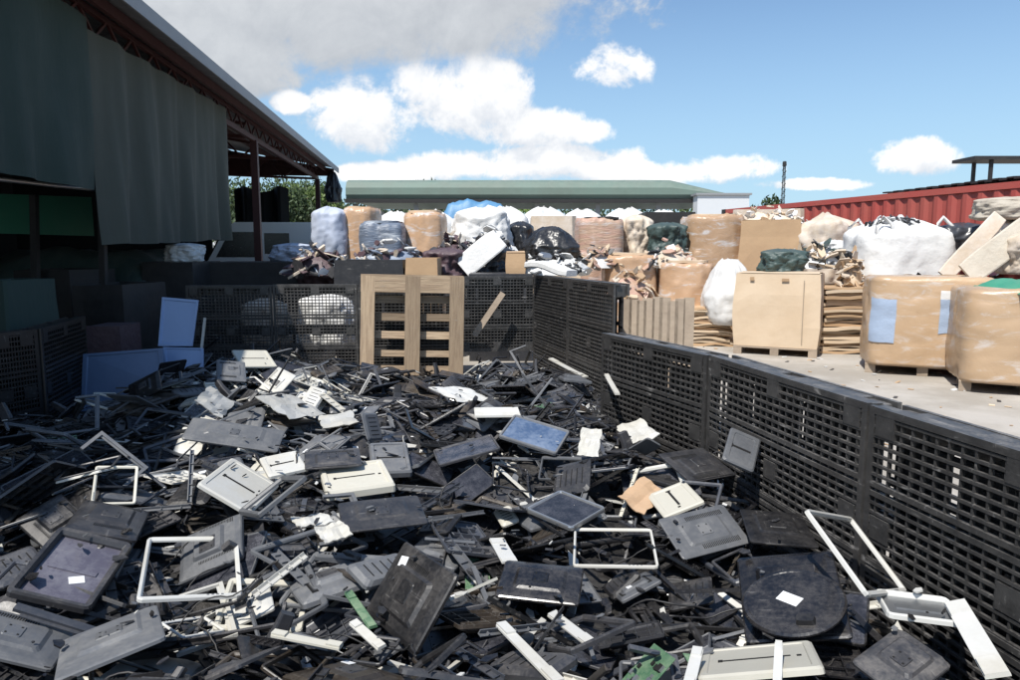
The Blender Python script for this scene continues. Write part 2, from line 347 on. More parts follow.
# ------------------------------------------------------------------ pile pieces: prototypes
def bezel_mb(w, h, bw, chin, t):
    b = MB(); hw, hh = w/2, h/2; cy = (chin-bw)/2; ihh = hh-(bw+chin)/2; ihw = hw-bw
    r = .018
    b.loft([rr(hw, hh, r, 0), rr(hw, hh, r, t*.7), rr(hw-.15*bw, hh-.15*bw, r, t), rr(ihw+.35*bw, ihh+.35*bw, .006, t*.92, cy=cy),
            rr(ihw, ihh, .004, t*.45, cy=cy), rr(ihw, ihh, .004, 0, cy=cy)], cyc=True)
    return b
def shell_mb(w, h, t, hump=(.5, .45), vents=True, ribs=True, seed=0, r=.014):
    b = MB(); hw, hh = w/2, h/2; rnd = random.Random(seed)
    cx = 0; cy = rnd.uniform(-.02, .02)
    zs = [(1., 1., 0), (1., 1., t*.3), (.97, .96, t*.42), (.82, .8, t*.62), (hump[0]+.08, hump[1]+.08, t*.72), (hump[0], hump[1], t)]
    outer = [rr(hw*a, hh*c, r, z, cy=cy*(k > 2)) for k, (a, c, z) in enumerate(zs)]
    e = .0035
    inner = [rr(hw*a-e, hh*c-e, r, max(z-e, 0), cy=cy*(k > 2)) for k, (a, c, z) in enumerate(zs)]
    b.loft(outer, cap0=False, cap1=True); b.loft(list(reversed(inner)), cap0=True, cap1=False)
    n = len(outer[0]); b.add(outer[0]+inner[0], [(i, (i+1) % n, n+(i+1) % n, n+i) for i in range(n)])
    if vents:
        for row in ((-1, 1) if seed % 3 == 1 else (1,) if seed % 3 == 2 else ()):
            nn = 22
            for i in range(nn):
                x = -hw*(.75 if seed % 2 else .3)+hw*1.05*i/(nn-1)
                y0 = cy+hh*.66*row; z = t*.665
                b.box(x-.0018, x+.0018, y0-.013, y0+.013, z-.004, z+.0016, 1)
    if ribs:
        for x in (-.6, -.2, .2, .6): b.box(hw*x-.002, hw*x+.002, -hh*.78, hh*.78, .004, t*.55)
        for y in (-.5, 0, .5): b.box(-hw*.78, hw*.78, hh*y-.002, hh*y+.002, .006, t*.54)
        for x in (-.8, .8):
            for y in (-.8, .8):
                b.loft([rr(.008, .008, .007, .002, cx=hw*x, cy=hh*y), rr(.007, .007, .006, t*.4, cx=hw*x, cy=hh*y)], True, True)
    return b
def rect_ring(w, h, bw):   # sample points of a ring in the plane
    pts = []
    for i in range(12):
        s = -1+2*i/11
        pts += [(s*(w/2-bw/2), h/2-bw/2), (s*(w/2-bw/2), -h/2+bw/2), (w/2-bw/2, s*(h/2-bw/2)), (-w/2+bw/2, s*(h/2-bw/2))]
    return pts
def rect_fill(w, h, n=10):
    return [((-.5+(i+.5)/n)*w, (-.5+(j+.5)/n)*h) for i in range(n) for j in range(n)]
PROTO = []   # (root, kind, pts, thickness, phrase, size)
def reg(root, kind, pts, t, phrase, side='up'): PROTO.append(dict(root=root, kind=kind, pts=np.array(pts), t=t, phrase=phrase, side=side))
def root(name):
    o = bpy.data.objects.new(name, None); C.objects.link(o); o.empty_display_size = .1; return o
protos_all = []
for k, (w, h, bw, ch, t) in enumerate([(.37, .30, .018, .026, .016), (.33, .27, .02, .02, .014), (.41, .27, .014, .024, .013), (.45, .29, .016, .03, .018), (.36, .31, .026, .034, .02), (.3, .24, .013, .016, .01), (.24, .2, .014, .014, .01)]):
    o = root('screen_surround')
    bezel_mb(w, h, bw, ch, t).obj('frame', 'black', o)
    b = MB()
    for i in range(4): b.box(w*.2+i*.016, w*.2+i*.016+.009, -h/2+ch*.35, -h/2+ch*.6, t*.9, t+.0015)
    b.obj('button_strip', 'grey' if k % 2 else 'vent', o)
    reg(o, 'bezel', rect_ring(w, h, bw), t, ['wide', 'squarish', 'narrow', 'large', 'thick', 'small', 'tiny'][k]+' hollow bezel')
for k, (w, h, t, hp) in enumerate([(.38, .31, .05, (.5, .45)), (.34, .29, .06, (.42, .5)), (.42, .28, .035, (.3, .5)), (.46, .3, .045, (.6, .35)), (.3, .26, .04, (.55, .55))]):
    o = root('monitor_cover')
    SH = shell_mb(w, h, t, hp, seed=k).obj('shell', ['black', 'vent'], o)
    b = MB(); b.loft([rr(.045, .045, .006, t-.002), rr(.04, .04, .006, t+.003)], True, True)
    for sx in (-1, 1):
        for sy in (-1, 1): b.box(sx*.028-.004, sx*.028+.004, sy*.028-.004, sy*.028+.004, t+.003, t+.004, 1)
    b.obj('mount_plate', ['charcoal', 'vent'], o)
    if k in (0, 2, 4):
        b = MB(); b.box(w*.12, w*.12+.05, -h*.1-.03, -h*.1, t*(1.0)+.0005, t*1.0+.0015); b.obj('sticker', 'sticker', SH)
    reg(o, 'cover', rect_fill(w*.96, h*.96), t*.8, ['domed', 'deep', 'flat wide', 'large', 'small'][k]+' back cover')
for k, (w, h, t) in enumerate([(.36, .3, .035), (.42, .27, .03), (.32, .27, .045)]):
    o = root('cover_shell')
    s = shell_mb(w, h, t, (.6, .55), vents=False, seed=k+9); s.v = [(x, -y, t-z) for (x, y, z) in s.v]
    s.obj('shell', ['charcoal', 'vent'], o)
    reg(o, 'cover', rect_fill(w*.96, h*.96), t*.8, ['upturned ribbed shell', 'wide upturned ribbed shell', 'deep upturned ribbed shell'][k])
for k, (w, h) in enumerate([(.34, .275), (.38, .25), (.3, .23), (.42, .25)]):
    o = root('flat_screen')
    b = bezel_mb(w, h, .01, .012, .012); b.obj('metal_rim', 'metal' if k % 2 else 'black', o)
    b = MB(); b.box(-w/2+.006, w/2-.006, -h/2+.006, h/2-.006, .002, .0085); b.obj('screen', 'screen', o)
    reg(o, 'panel', rect_fill(w, h), .012, ['square screen panel', 'wide screen panel', 'small screen panel', 'long screen panel'][k])
for k in range(3):
    o = root('monitor_stand'); b = MB()
    if k == 0: b.loft([rr(.12, .1, .099, 0, 8), rr(.12, .1, .099, .008, 8), rr(.105, .085, .084, .018, 8), rr(.04, .03, .029, .026, 8)], True, True)
    elif k == 1: b.loft([rr(.14, .09, .03, 0, 4), rr(.14, .09, .03, .006, 4), rr(.12, .07, .03, .018, 4)], True, True)
    else: b.loft([rr(.13, .1, .05, 0, 5), rr(.13, .1, .05, .01, 5), rr(.1, .06, .04, .016, 5)], True, True)
    b.obj('base', 'black', o)
    b = MB(); b.loft([rr(.045, .022, .01, .018, cy=.02), rr(.036, .018, .01, .1, cy=.03), rr(.032, .016, .01, .17, cy=.05)], True, True); b.obj('neck', 'charcoal', o)
    reg(o, 'stand', rect_fill(.22, .17), .03, ['round-footed stand', 'flat-footed stand', 'oval-footed stand'][k])
for k, (L, w) in enumerate([(.42, .03), (.36, .018), (.3, .045), (.5, .02), (.24, .03)]):
    b = MB(); b.box(-L/2, L/2, -w/2, w/2, 0, .004); b.box(-L/2, L/2, -w/2, -w/2+.004, .004, .018)
    for i in range(5): b.box(-L*.4+i*L*.2-.002, -L*.4+i*L*.2+.002, -w/2+.004, w/2, .004, .012)
    o = b.obj('plastic_strip', 'black'); reg(o, 'strip', [((-.5+i/15)*L, 0) for i in range(16)], .012, ['long ribbed strip', 'thin ribbed strip', 'broad ribbed strip', 'very long strip', 'short strip'][k])
for k, (w, h, bw) in enumerate([(.36, .26, .02), (.3, .22, .028), (.42, .2, .016)]):   # broken bezels: three sides or two
    b = MB(); t = .014
    def piece(a, c):
        b.bar((a[0], a[1], t/2), (c[0], c[1], t/2), bw, t); 
    piece((-w/2, -h/2), (w/2, -h/2)); b.bar((-w/2+bw/2, -h/2+bw/2+.0005, t/2), (-w/2+bw/2, h*.5, t/2), bw, t*.96)
    if k != 1: b.bar((w/2-bw/2, -h/2+bw/2+.0005, t/2), (w/2-bw/2, h*(.1+.1*k), t/2), bw, t*.97)
    b.box(-w/2+bw, w/2-bw, -h/2+bw*.5, -h/2+bw*.5+.012, 0, .004)
    o = b.obj('broken_surround', 'black'); reg(o, 'broken', [((-.5+i/11)*w, -h/2) for i in range(12)]+[(-w/2, (-.5+i/9)*h) for i in range(10)], t, ['three-sided bezel piece', 'L-shaped bezel corner', 'long three-sided bezel piece'][k])
for k in range(3):
    b = MB(); w, h, t = [(.09, .06, .025), (.14, .07, .03), (.11, .11, .02)][k]
    b.loft([rr(w, h, .02, 0), rr(w, h, .02, t*.5), rr(w*.85, h*.8, .02, t)], True, True)
    for i in range(5): b.box(-w*.6+i*w*.3-.003, -w*.6+i*w*.3+.003, -h*.5, h*.5, t, t+.001, 1)
    o = b.obj('hinge_cover', ['charcoal', 'vent']); reg(o, 'hinge', rect_fill(w*1.8, h*1.8, 5), t, ['small slotted hinge cover', 'oblong slotted hinge cover', 'square slotted hinge cover'][k])
for k in range(2):
    o = root('circuit_board'); w, h = [(.2, .14), (.26, .1)][k]; b = MB(); b.box(-w/2, w/2, -h/2, h/2, 0, .002); rn = random.Random(k)
    for mi_ in (1, 2):
        for i in range(9):
            x, y = rn.uniform(-w*.42, w*.42), rn.uniform(-h*.4, h*.4); s = rn.uniform(.004, .014); b.box(x-s, x+s, y-s*.7, y+s*.7, .0021+(.0002 if mi_ == 2 else 0), .004+s*.6, mi_)
    b.obj('board', ['board', 'vent', 'metal'], o)
    reg(o, 'circuit', rect_fill(w, h, 5), .006, ['square circuit board', 'long circuit board'][k])
for k in range(3):
    b = MB(); rn = random.Random(k+40); pts = []; p = Vector((-.2, 0, .01)); a = rn.uniform(-1, 1)
    for i in range(26):
        a += rn.uniform(-.55, .55)+(.12 if k else -.1); p = p+Vector((math.cos(a), math.sin(a), 0))*.028; pts.append((p.x, p.y, .012+.03*max(0, math.sin(i*.4+k))))
    b.tube(pts, .004); o = b.obj('cable', 'cable'); reg(o, 'cable', [(x, y) for x, y, z in pts[::2]], .006, ['loose curling cable', 'looped cable', 'bent cable'][k])
ROOTS = [p['root'] for p in PROTO]
for r_ in ROOTS: kids(r_)

# ------------------------------------------------------------------ height map of the heap
X0, X1, Y0, Y1, S = -5.0, 2.2, .6, 9.0, .02
nx = int((X1-X0)/S); ny = int((Y1-Y0)/S)
gx = X0+(np.arange(nx)+.5)*S; gy = Y0+(np.arange(ny)+.5)*S
GX, GY = np.meshgrid(gx, gy)
def base_h(x, y):
    h = np.interp(y, [0, 1.5, 3, 4.2, 5.2, 6.5, 8.0, 8.6, 9], [.08, .12, .16, .22, .24, .17, .04, .02, .02])
    h = h+.12*np.exp(-(((x-.4)/1.0)**2+((y-4.6)/.9)**2))+.16*np.exp(-(((x+2.3)/.7)**2+((y-5.6)/1.2)**2))+.1*np.exp(-(((x+1.9)/.8)**2+((y-3.0)/.7)**2))
    h = h+.05*np.exp(-(((x+.1)/.5)**2+((y-2.5)/.5)**2))
    h = h+.2*np.exp(-(((x+2.2)/1.3)**2+((y-7.3)/.8)**2))+.1*np.exp(-(((x+.2)/1.0)**2+((y-7.2)/.8)**2))
    h = h-.14*np.exp(-(((x+1.1)/.6)**2+((y-7.7)/.6)**2))
    h = h*(np.clip((5.2+x)/1.0, .1, 1))
    return h
Hm = base_h(GX, GY)
for (sc, am) in ((1.9, .05), (4.3, .035), (9., .018)):
    ph = [rng.uniform(0, 6.28) for _ in range(6)]
    Hm = Hm+am*(np.sin(sc*GX+ph[0]+1.3*np.sin(sc*.7*GY+ph[1]))*np.sin(sc*GY*1.1+ph[2]+1.1*np.sin(sc*.8*GX+ph[3])))
Hm = np.maximum(Hm, .03)
def hs(x, y):
    i = np.clip(((np.asarray(x)-X0)/S).astype(int), 0, nx-1); j = np.clip(((np.asarray(y)-Y0)/S).astype(int), 0, ny-1)
    return Hm[j, i]
def wall_x(y):
    pts = [(0, A1.x+.28), (A1.y-1, A1.x+.12), (A1.y, A1.x), (A0.y, A0.x), (S0.y, S0.x), (q2.y, q2.x-.0), (q0.y, q0.x), (9.2, q0.x)]
    return float(np.interp(y, [p[0] for p in pts], [p[1] for p in pts]))
def left_x(y): return float(np.interp(y, [0, 4.8, 5.4, 6.6, 8.6], [-5, -4.6, c1.x+.15, c2.x+.1, b0.x-.3]))
# bed
bd = MB(); n1, n2 = 60, 70
vs = []; 
for j in range(n2):
    for i in range(n1):
        yy = Y0+(Y1-Y0-.3)*j/(n2-1); xl = left_x(yy)-.1; xr = wall_x(yy)-.03; xx = xl+(xr-xl)*i/(n1-1)
        vs.append((xx, yy, float(hs(xx, yy))-.03))
bd.add(vs, [(j*n1+i, j*n1+i+1, (j+1)*n1+i+1, (j+1)*n1+i) for j in range(n2-1) for i in range(n1-1)])
tag(bd.obj('crushed_scrap', 'bed'), 'dark crushed plastic scrap filling the gaps under the pile', 'scrap', kind='stuff')
def frags(count, light, smin, smax, name, label, zoff):
    b = MB(); mats = ['black', 'charcoal', 'gloss', 'grey', 'white', 'metal']
    for i in range(count):
        y = 1.3+(8.5-1.3)*rng.random()**1.25; x = rng.uniform(max(-y*.78-.3, left_x(y)+.1), wall_x(y)-.06)
        if hs(x, y) < .02: continue
        s = rng.uniform(smin, smax)*(1 if rng.random() < .8 else 1.8); a = rng.uniform(.15, .8)
        b.x = Matrix.Translation((x, y, float(hs(x, y))+zoff+rng.uniform(0, .02))) @ Euler((rng.gauss(0, .5 if smax > .05 else .15), rng.gauss(0, .5 if smax > .05 else .15), rng.uniform(0, 6.3))).to_matrix().to_4x4()
        q = rng.random(); mi = (4 if q < light*.6 else 3 if q < light*1.6 else 5 if q < light*1.9 else rng.choice((0, 1, 2)))
        k = [rng.uniform(.5, 1) for _ in range(5)]; t = .002+rng.random()*.004
        n = 5; loop = [(s*k[j]*math.cos(j*1.257), s*a*k[j]*math.sin(j*1.257)) for j in range(n)]
        b.loft([[(p[0], p[1], 0) for p in loop], [(p[0], p[1], t) for p in loop]], True, True, mi=mi)
    b.x = Matrix.Identity(4)
    tag(b.obj(name, mats), label, 'scrap', kind='stuff')
frags(5500, .14, .02, .07, 'plastic_shards', 'countless broken plastic shards between the larger pieces', 0)

def place(pr, x, y, yaw, tx, ty, q=.93, sc=1.):
    """rest a piece on the heap: normal follows the heap below it plus a tilt"""
    pts = pr['pts']*sc; ca, sa = math.cos(yaw), math.sin(yaw)
    PX = x+pts[:, 0]*ca-pts[:, 1]*sa; PY = y+pts[:, 0]*sa+pts[:, 1]*ca
    h = hs(PX, PY)
    A = np.c_[PX-x, PY-y, np.ones(len(PX))]
    sol = np.linalg.lstsq(A, h, rcond=None)[0]
    gxx, gyy = np.clip(sol[0], -.6, .6)+tx, np.clip(sol[1], -.6, .6)+ty
    nrm = Vector((-gxx, -gyy, 1)).normalized()
    z0 = float(np.quantile(h-(PX-x)*gxx-(PY-y)*gyy, q))
    # footprint update
    top = z0+gxx*(PX-x)+gyy*(PY-y)+pr['t']
    i = np.clip(((PX-X0)/S).astype(int), 0, nx-1); j = np.clip(((PY-Y0)/S).astype(int), 0, ny-1)
    new = np.minimum(np.maximum(Hm[j, i], top), Hm[j, i]+.034)
    for di in (-1, 0, 1):
        for dj in (-1, 0, 1):
            ii = np.clip(i+di, 0, nx-1); jj = np.clip(j+dj, 0, ny-1); Hm[jj, ii] = np.maximum(Hm[jj, ii], new)
    zx = Vector((ca, sa, gxx*ca+gyy*sa)).normalized(); zy = nrm.cross(zx).normalized()
    mtx = Matrix((zx, zy, nrm)).transposed().to_4x4() @ Matrix.Scale(sc, 4); mtx.translation = Vector((x, y, z0))
    return mtx, nrm
used = set()
def inst(pr, colour):
    r0 = pr['root']
    if r0.name in used: o = copy_tree(r0)
    else: used.add(r0.name); o = r0
    tgt = o if o.type == 'MESH' else next((c for c in (kids(r0) if o is r0 else [c for c in C.objects[-8:] if c.parent == o]) if c.name.split('.')[0] in ('frame', 'shell', 'base', 'metal_rim', 'board')), None)
    if tgt is not None and pr['kind'] not in ('circuit', 'cable'):
        setmat(tgt, colour)
    return o
generic = []   # (obj, colourword, phrase, kind, state)
counts = dict(bezel=285, cover=215, panel=95, stand=22, strip=235, broken=250, hinge=110, circuit=14, cable=60)
order = [k for k, c in counts.items() for _ in range(c)]; rng.shuffle(order)
order.sort(key=lambda k: (k in ('strip', 'cable', 'hinge')) * .35 + rng.random())
bykind = {}
for p_ in PROTO: bykind.setdefault(p_['kind'], []).append(p_)
for p_ in bykind['cover']: kids(p_['root'])
def colour_for(x, y, kind):
    q = rng.random(); u, v, _ = proj((x, y, .4))
    lite = .10
    if 180 < u < 360 and 370 < v < 580: lite = .3
    elif v > 560: lite = .16
    elif v < 420 and u > 400: lite = .05
    if kind == 'stand': lite *= .3
    if kind in ('strip', 'broken', 'bezel'): lite = min(.5, lite*1.35)
    if q < lite*.6: return rng.choice(('white', 'white', 'cream')), None
    if q < lite*1.3+(.1 if v > 440 or u < 380 else .04): return 'grey', None
    return rng.choice(('black', 'black', 'gloss', 'charcoal', 'charcoal', 'slate', 'brownblack')), None
for k in order:
    for _try in range(20):
        y = 1.45+(8.35-1.45)*rng.random()**1.15; x = rng.uniform(max(-y*.76-.25, left_x(y)+.25), wall_x(y)-.2)
        if x < wall_x(y)-.2 and not (y > 7.3 and -2.1 < x < -.35): break
    pr = rng.choice(bykind[k]); yaw = rng.uniform(0, 6.283)
    steep = rng.random(); sg = .12 if steep < .65 else .32 if steep < .92 else .7
    if k == 'stand': sg = .5
    mtx, nrm = place(pr, x, y, yaw, rng.gauss(0, sg), rng.gauss(0, sg), sc=rng.uniform(.66, 1.0) if k != 'strip' else rng.uniform(.6, 1.1), q=.9 if k not in ('strip', 'broken', 'bezel') else .85)
    # pieces near the wall must not pass through it
    lp = pr['pts']; ok = True
    if x+np.max(np.abs(lp))*1.1 > wall_x(y):
        w_ = [mtx @ Vector((px_, py_, 0)) for px_, py_ in lp[::3]]
        ex = max(p.x-wall_x(p.y) for p in w_)+.03
        if ex > 0: mtx.translation.x -= ex
    col, _ = colour_for(x, y, k)
    o = inst(pr, col); o.matrix_world = mtx
    tilt = math.degrees(nrm.angle(Vector((0, 0, 1))))
    generic.append(dict(o=o, col=col, ph=pr['phrase'], kind=k, tilt=tilt, c=mtx.translation.copy(), yaw=yaw, name=pr['root'].name.split('.')[0]))

# ------------------------------------------------------------------ landmark pieces fitted as rigid rectangles
def fit(corn, z_extra=.0, steps=60, tsig=.45, bar=False):
    """pose of a w x h rectangle whose centre lies on the heap; corners TL,TR,BR,BL in the photograph"""
    cx = np.mean([c[0] for c in corn]); cy = np.mean([c[1] for c in corn]); r = ray(cx, cy)
    s = 1.0
    for _ in range(400):
        p = CP+r*s
        if p[2] <= float(hs(p[0], p[1]))+.03+z_extra: break
        s += .02
    T0 = CP+r*s
    tg = np.array(corn, float)
    def model(q):
        yaw, gx_, gy_, w, h, du, dv = q
        n = np.array([-gx_, -gy_, 1]); n /= np.linalg.norm(n)
        a = np.array([math.cos(yaw), math.sin(yaw), gx_*math.cos(yaw)+gy_*math.sin(yaw)]); a /= np.linalg.norm(a); b_ = np.cross(n, a)
        c = T0+RT*du+UP*dv
        P = [c-a*w/2+b_*h/2, c+a*w/2+b_*h/2, c+a*w/2-b_*h/2, c-a*w/2-b_*h/2]
        return P, a, b_, n, c
    def res(q):
        P = model(q)[0]; e = []
        for p, t in zip(P, tg):
            u, v, k = proj(p); e += [(u-t[0])/2., (v-t[1])/2.]
        e += [q[1]/tsig*1.6, q[2]/tsig*1.6]
        e += [0. if bar else max(0., abs(math.log(q[3]/q[4]))-.35)/.09]
        return np.array(e)
    best = None
    A = np.array(atz(*corn[3], T0[2])); B = np.array(atz(*corn[2], T0[2])); D = np.array(atz(*corn[0], T0[2]))
    y0 = math.atan2(B[1]-A[1], B[0]-A[0])
    q = np.array([y0, 0, 0, max(.05, np.linalg.norm(B-A)), max(.05, min(.6, np.linalg.norm(D-A))), 0, 0]); lam = 1.
    e = res(q); c0 = e@e
    for _ in range(steps):
        J = np.zeros((len(e), 7))
        for i in range(7):
            d = np.zeros(7); d[i] = 1e-4; J[:, i] = (res(q+d)-e)/1e-4
        st = np.linalg.solve(J.T@J+lam*np.diag([1, 1, 1, 5, 5, 5, 5.])*.3, -J.T@e)
        st = np.clip(st, -.3, .3); q2_ = q+st; q2_[3:5] = np.clip(q2_[3:5], .02, .9); e2 = res(q2_); c1_ = e2@e2
        if c1_ < c0: q, e, c0 = q2_, e2, c1_; lam = max(lam*.5, 1e-4)
        else: lam = min(lam*3, 1e6)
    P, a, b_, n, c = model(q)
    w, h = q[3], q[4]
    # slide along the sight line until it rests on top of the pieces below
    for _ in range(60):
        k = 1-.008*_
        cc = CP+(c-CP)*k; uu = np.linspace(-.5, .5, 9)
        pts = np.array([cc+a*w*k*i+b_*h*k*j for i in uu for j in uu])
        gap = pts[:, 2]-hs(pts[:, 0], pts[:, 1])
        wx_ = max(p[0]-wall_x(p[1]) for p in pts[[0, 8, 72, 80]])
        if np.quantile(gap, .06) >= -.004 and wx_ < -.012: break
    m = Matrix((Vector(a), Vector(b_), Vector(n))).transposed().to_4x4(); m.translation = Vector(cc)
    # note the top
    return m, w*k, h*k, math.sqrt(c0/8)*2
LQ = []
LM = []   # landmarks: phrase, px, py
def lay(kind, corn, label, cat, short, main='white', t=.016, bw=None, name=None, z=0., extra=None, tsig=.45, note=True):
    m, w, h, err = fit(corn, z, tsig=tsig if kind != 'bar' else .25, bar=kind == 'bar' or 'long' in label.split()[:1])
    print('LM %-14s w=%.2f h=%.2f err=%.1f dist=%.2f z=%.2f' % (short[:14], w, h, err, (m.translation-Vector(CP)).length, m.translation.z))
    for uu_ in np.linspace(-.5, .5, 25):
        for vv_ in np.linspace(-.5, .5, 25):
            p_ = m @ Vector((uu_*w, vv_*h, t*.6)); i_ = int((p_.x-X0)/S); j_ = int((p_.y-Y0)/S)
            if 0 <= i_ < nx and 0 <= j_ < ny and (kind not in ('frame',) or max(abs(uu_), abs(vv_)) > .42): Hm[j_, i_] = min(max(Hm[j_, i_], p_.z), Hm[j_, i_]+.1)
    LQ.append((corn, m.translation.copy(), m.to_3x3() @ Vector((0, 0, 1)), kind))
    nm = name or {'frame': 'screen_surround', 'shell': 'monitor_cover', 'slab': 'slotted_plate', 'screen': 'flat_screen', 'sheet': 'plastic_sheet', 'stand': 'monitor_stand'}[kind]
    t_ = root(nm); t_.matrix_world = m; tag(t_, label, cat)
    if kind == 'frame':
        bw_ = bw or .02; bezel_mb(w, h, bw_, bw_*1.3, t).obj('frame', main, t_)
        b = MB()
        for i in range(4): b.box(w*.15+i*.016, w*.15+i*.016+.008, -h/2+bw_*.4, -h/2+bw_*.75, t*.9, t+.0012)
        b.obj('button_strip', 'grey', t_)
    elif kind == 'tray':
        bezel_mb(w, h, bw or .02, bw or .02, t).obj('rim', main, t_)
        b = MB(); b.box(-w/2+.006, w/2-.006, -h/2+.006, h/2-.006, .001, .004); b.box(-w*.3, w*.3, -.012, .012, .004, .008); b.obj('floor_plate', extra or 'screen', t_)
    elif kind == 'screen':
        bezel_mb(w, h, bw or .018, (bw or .018)*1.2, t).obj('rim', main, t_)
        b = MB(); b.box(-w/2+.008, w/2-.008, -h/2+.008, h/2-.008, .001, t*.55); b.obj('screen', extra or 'screen', t_)
    elif kind == 'shell':
        shell_mb(w, h, t, (.55, .5), seed=int(w*1000)).obj('shell', [main, 'vent'], t_)
        b = MB(); s = min(w, h)*.14; b.loft([rr(s, s, .006, t-.002), rr(s*.9, s*.9, .006, t+.003)], True, True)
        for sx in (-1, 1):
            for sy in (-1, 1): b.box(sx*s*.6-.003, sx*s*.6+.003, sy*s*.6-.003, sy*s*.6+.003, t+.003, t+.004, 1)
        b.obj('mount_plate', [main, 'vent'], t_)
    elif kind == 'slab':
        b = MB(); b.loft([rr(w/2, h/2, .012, 0), rr(w/2, h/2, .012, t*.7), rr(w/2-.008, h/2-.008, .012, t), rr(w/2-.025, h/2-.025, .01, t), rr(w/2-.028, h/2-.028, .01, t*.82)], True, True)
        b.obj('panel', main, t_)
        b = MB(); b.box(-w*.3, w*.28, -.008, .004, t*.82-.001, t*.82+.0012); b.box(-w*.34, -w*.3, -.014, .01, t*.82-.001, t*.82+.002); b.box(w*.33, w*.37, -.016, -.002, t*.82-.001, t*.82+.002); b.obj('slot', 'vent', t_)
    elif kind == 'sheet':
        b = MB(); nn = 8; rn = random.Random(int(w*999)); vs = []
        for j in range(nn):
            for i in range(nn):
                vs.append(((-.5+i/(nn-1))*w*(1-.1*(j % 3 == 1)), (-.5+j/(nn-1))*h, .02*noise.noise(Vector((i*.5, j*.4, w*9)))+.01))
        f = [(j*nn+i, j*nn+i+1, (j+1)*nn+i+1, (j+1)*nn+i) for j in range(nn-1) for i in range(nn-1)]
        b.add(vs+[(x, y, zz-.004) for x, y, zz in vs], f+[tuple(nn*nn+k for k in reversed(q)) for q in f]); t_2 = b.obj(nm, main)
        bpy.data.objects.remove(t_); t_ = t_2; t_.matrix_world = m; tag(t_, label, cat)
    elif kind == 'bar':
        b = MB(); b.box(-w/2, w/2, -h/2, h/2, 0, t*.5); b.box(-w/2+.002, w/2-.002, -h/2, -h/2+h*.2, t*.5, t); b.box(-w/2+.002, w/2-.002, h/2-h*.2, h/2, t*.5, t)
        t_2 = b.obj(name, main); bpy.data.objects.remove(t_); t_ = t_2; t_.matrix_world = m; tag(t_, label, cat)
    if note: LM.append((short, np.mean([c[0] for c in corn]), np.mean([c[1] for c in corn])))
    return t_, w, h, m
def sticker_on(t_, x, y, sx, sy, z, mat_='sticker', rot=0):
    b = MB(); b.x = Matrix.Translation((x, y, z)) @ Matrix.Rotation(rot, 4, 'Z'); b.box(-sx/2, sx/2, -sy/2, sy/2, 0, .0015); return b.obj('sticker', mat_, t_.children[0])
lay('shell', [(-30, 604), (80, 634), (48, 672), (-62, 648)], 'large grey back cover lying at the bottom left corner', 'monitor cover', 'large grey corner cover', 'grey', .03)
lay('shell', [(62, 640), (158, 612), (166, 636), (55, 690)], 'grey back cover with pale scratches leaning beside the larger grey corner cover', 'monitor cover', 'scratched grey cover', 'grey', .03)
o, w, h, m = lay('tray', [(58, 531), (133, 549), (88, 616), (4, 596)], 'dark purplish monitor tray with a torn white sticker, left foreground', 'monitor tray', 'purplish monitor tray', 'charcoal', .03, .028, name='monitor_tray', extra='traypurple')
sticker_on(o, w*.12, -h*.12, .05, .035, .0045, rot=.5)
lay('shell', [(85, 503), (149, 513), (136, 545), (62, 530)], 'black vented cover directly behind the purplish monitor tray', 'monitor cover', 'black vented cover', 'charcoal', .035)
lay('frame', [(147, 540), (238, 540), (242, 598), (136, 604)], 'clean white hollow bezel lying in the left foreground over black plastic', 'bezel', 'clean white bezel', 'white', .016, .017)
lay('slab', [(232, 458), (277, 490), (249, 516), (195, 488)], 'white slotted panel tilted like a diamond, left of the white drive tray', 'panel', 'white diamond panel', 'white', .02, tsig=.6)
lay('frame', [(283, 481), (310, 476), (258, 521), (242, 513)], 'narrow dark open frame with pale rim against the white diamond panel', 'bezel', 'narrow dark frame', 'grey', .02, .02)
lay('slab', [(258, 461), (298, 453), (307, 471), (270, 480)], 'small white slotted panel between the white diamond panel and drive tray', 'panel', 'small white slotted panel', 'white', .02)
lay('slab', [(319, 475), (383, 466), (396, 492), (327, 501)], 'white drive tray with a long dark slot in the middle of the pile', 'panel', 'white drive tray', 'cream', .045)
lay('shell', [(335, 504), (420, 497), (426, 524), (345, 535)], 'dark purplish flat cover right below the white drive tray', 'monitor cover', 'dark purplish cover', 'charcoal', .02)
lay('slab', [(366, 448), (409, 447), (410, 477), (374, 479)], 'light grey box lid just above right of the white drive tray', 'lid', 'light grey lid', 'grey', .04)
lay('shell', [(303, 452), (360, 449), (361, 466), (306, 471)], 'dark grey lid lying left of the light grey box lid', 'lid', 'dark grey lid', 'charcoal', .02)
lay('sheet', [(209, 384), (234, 406), (221, 419), (194, 402)], 'bright white torn plate standing tilted at the shade edge', 'plate', 'bright torn plate', 'white', name='broken_plate', tsig=.8)
lay('bar', [(206, 416), (237, 430), (232, 436), (201, 421)], 'short pale bar below the bright torn plate', 'bar', 'short pale bar', 'white', .015, name='plastic_bar')
lay('shell', [(190, 417), (288, 433), (274, 453), (184, 441)], 'long grey glossy cover beneath the short pale bar', 'monitor cover', 'long grey glossy cover', 'grey', .03)
lay('sheet', [(246, 392), (300, 400), (318, 410), (295, 426)], 'pale wrinkled sheet stretched across the left back of the pile', 'sheet', 'pale wrinkled sheet', 'white', name='plastic_sheet')
lay('slab', [(226, 353), (272, 350), (272, 370), (246, 367)], 'cream flat panel lying before the back pallet wall', 'panel', 'cream back panel', 'cream', .02)
lay('shell', [(215, 361), (246, 362), (245, 384), (218, 380)], 'grey upright cover left of the cream flat panel', 'monitor cover', 'grey upright cover', 'grey', .03)
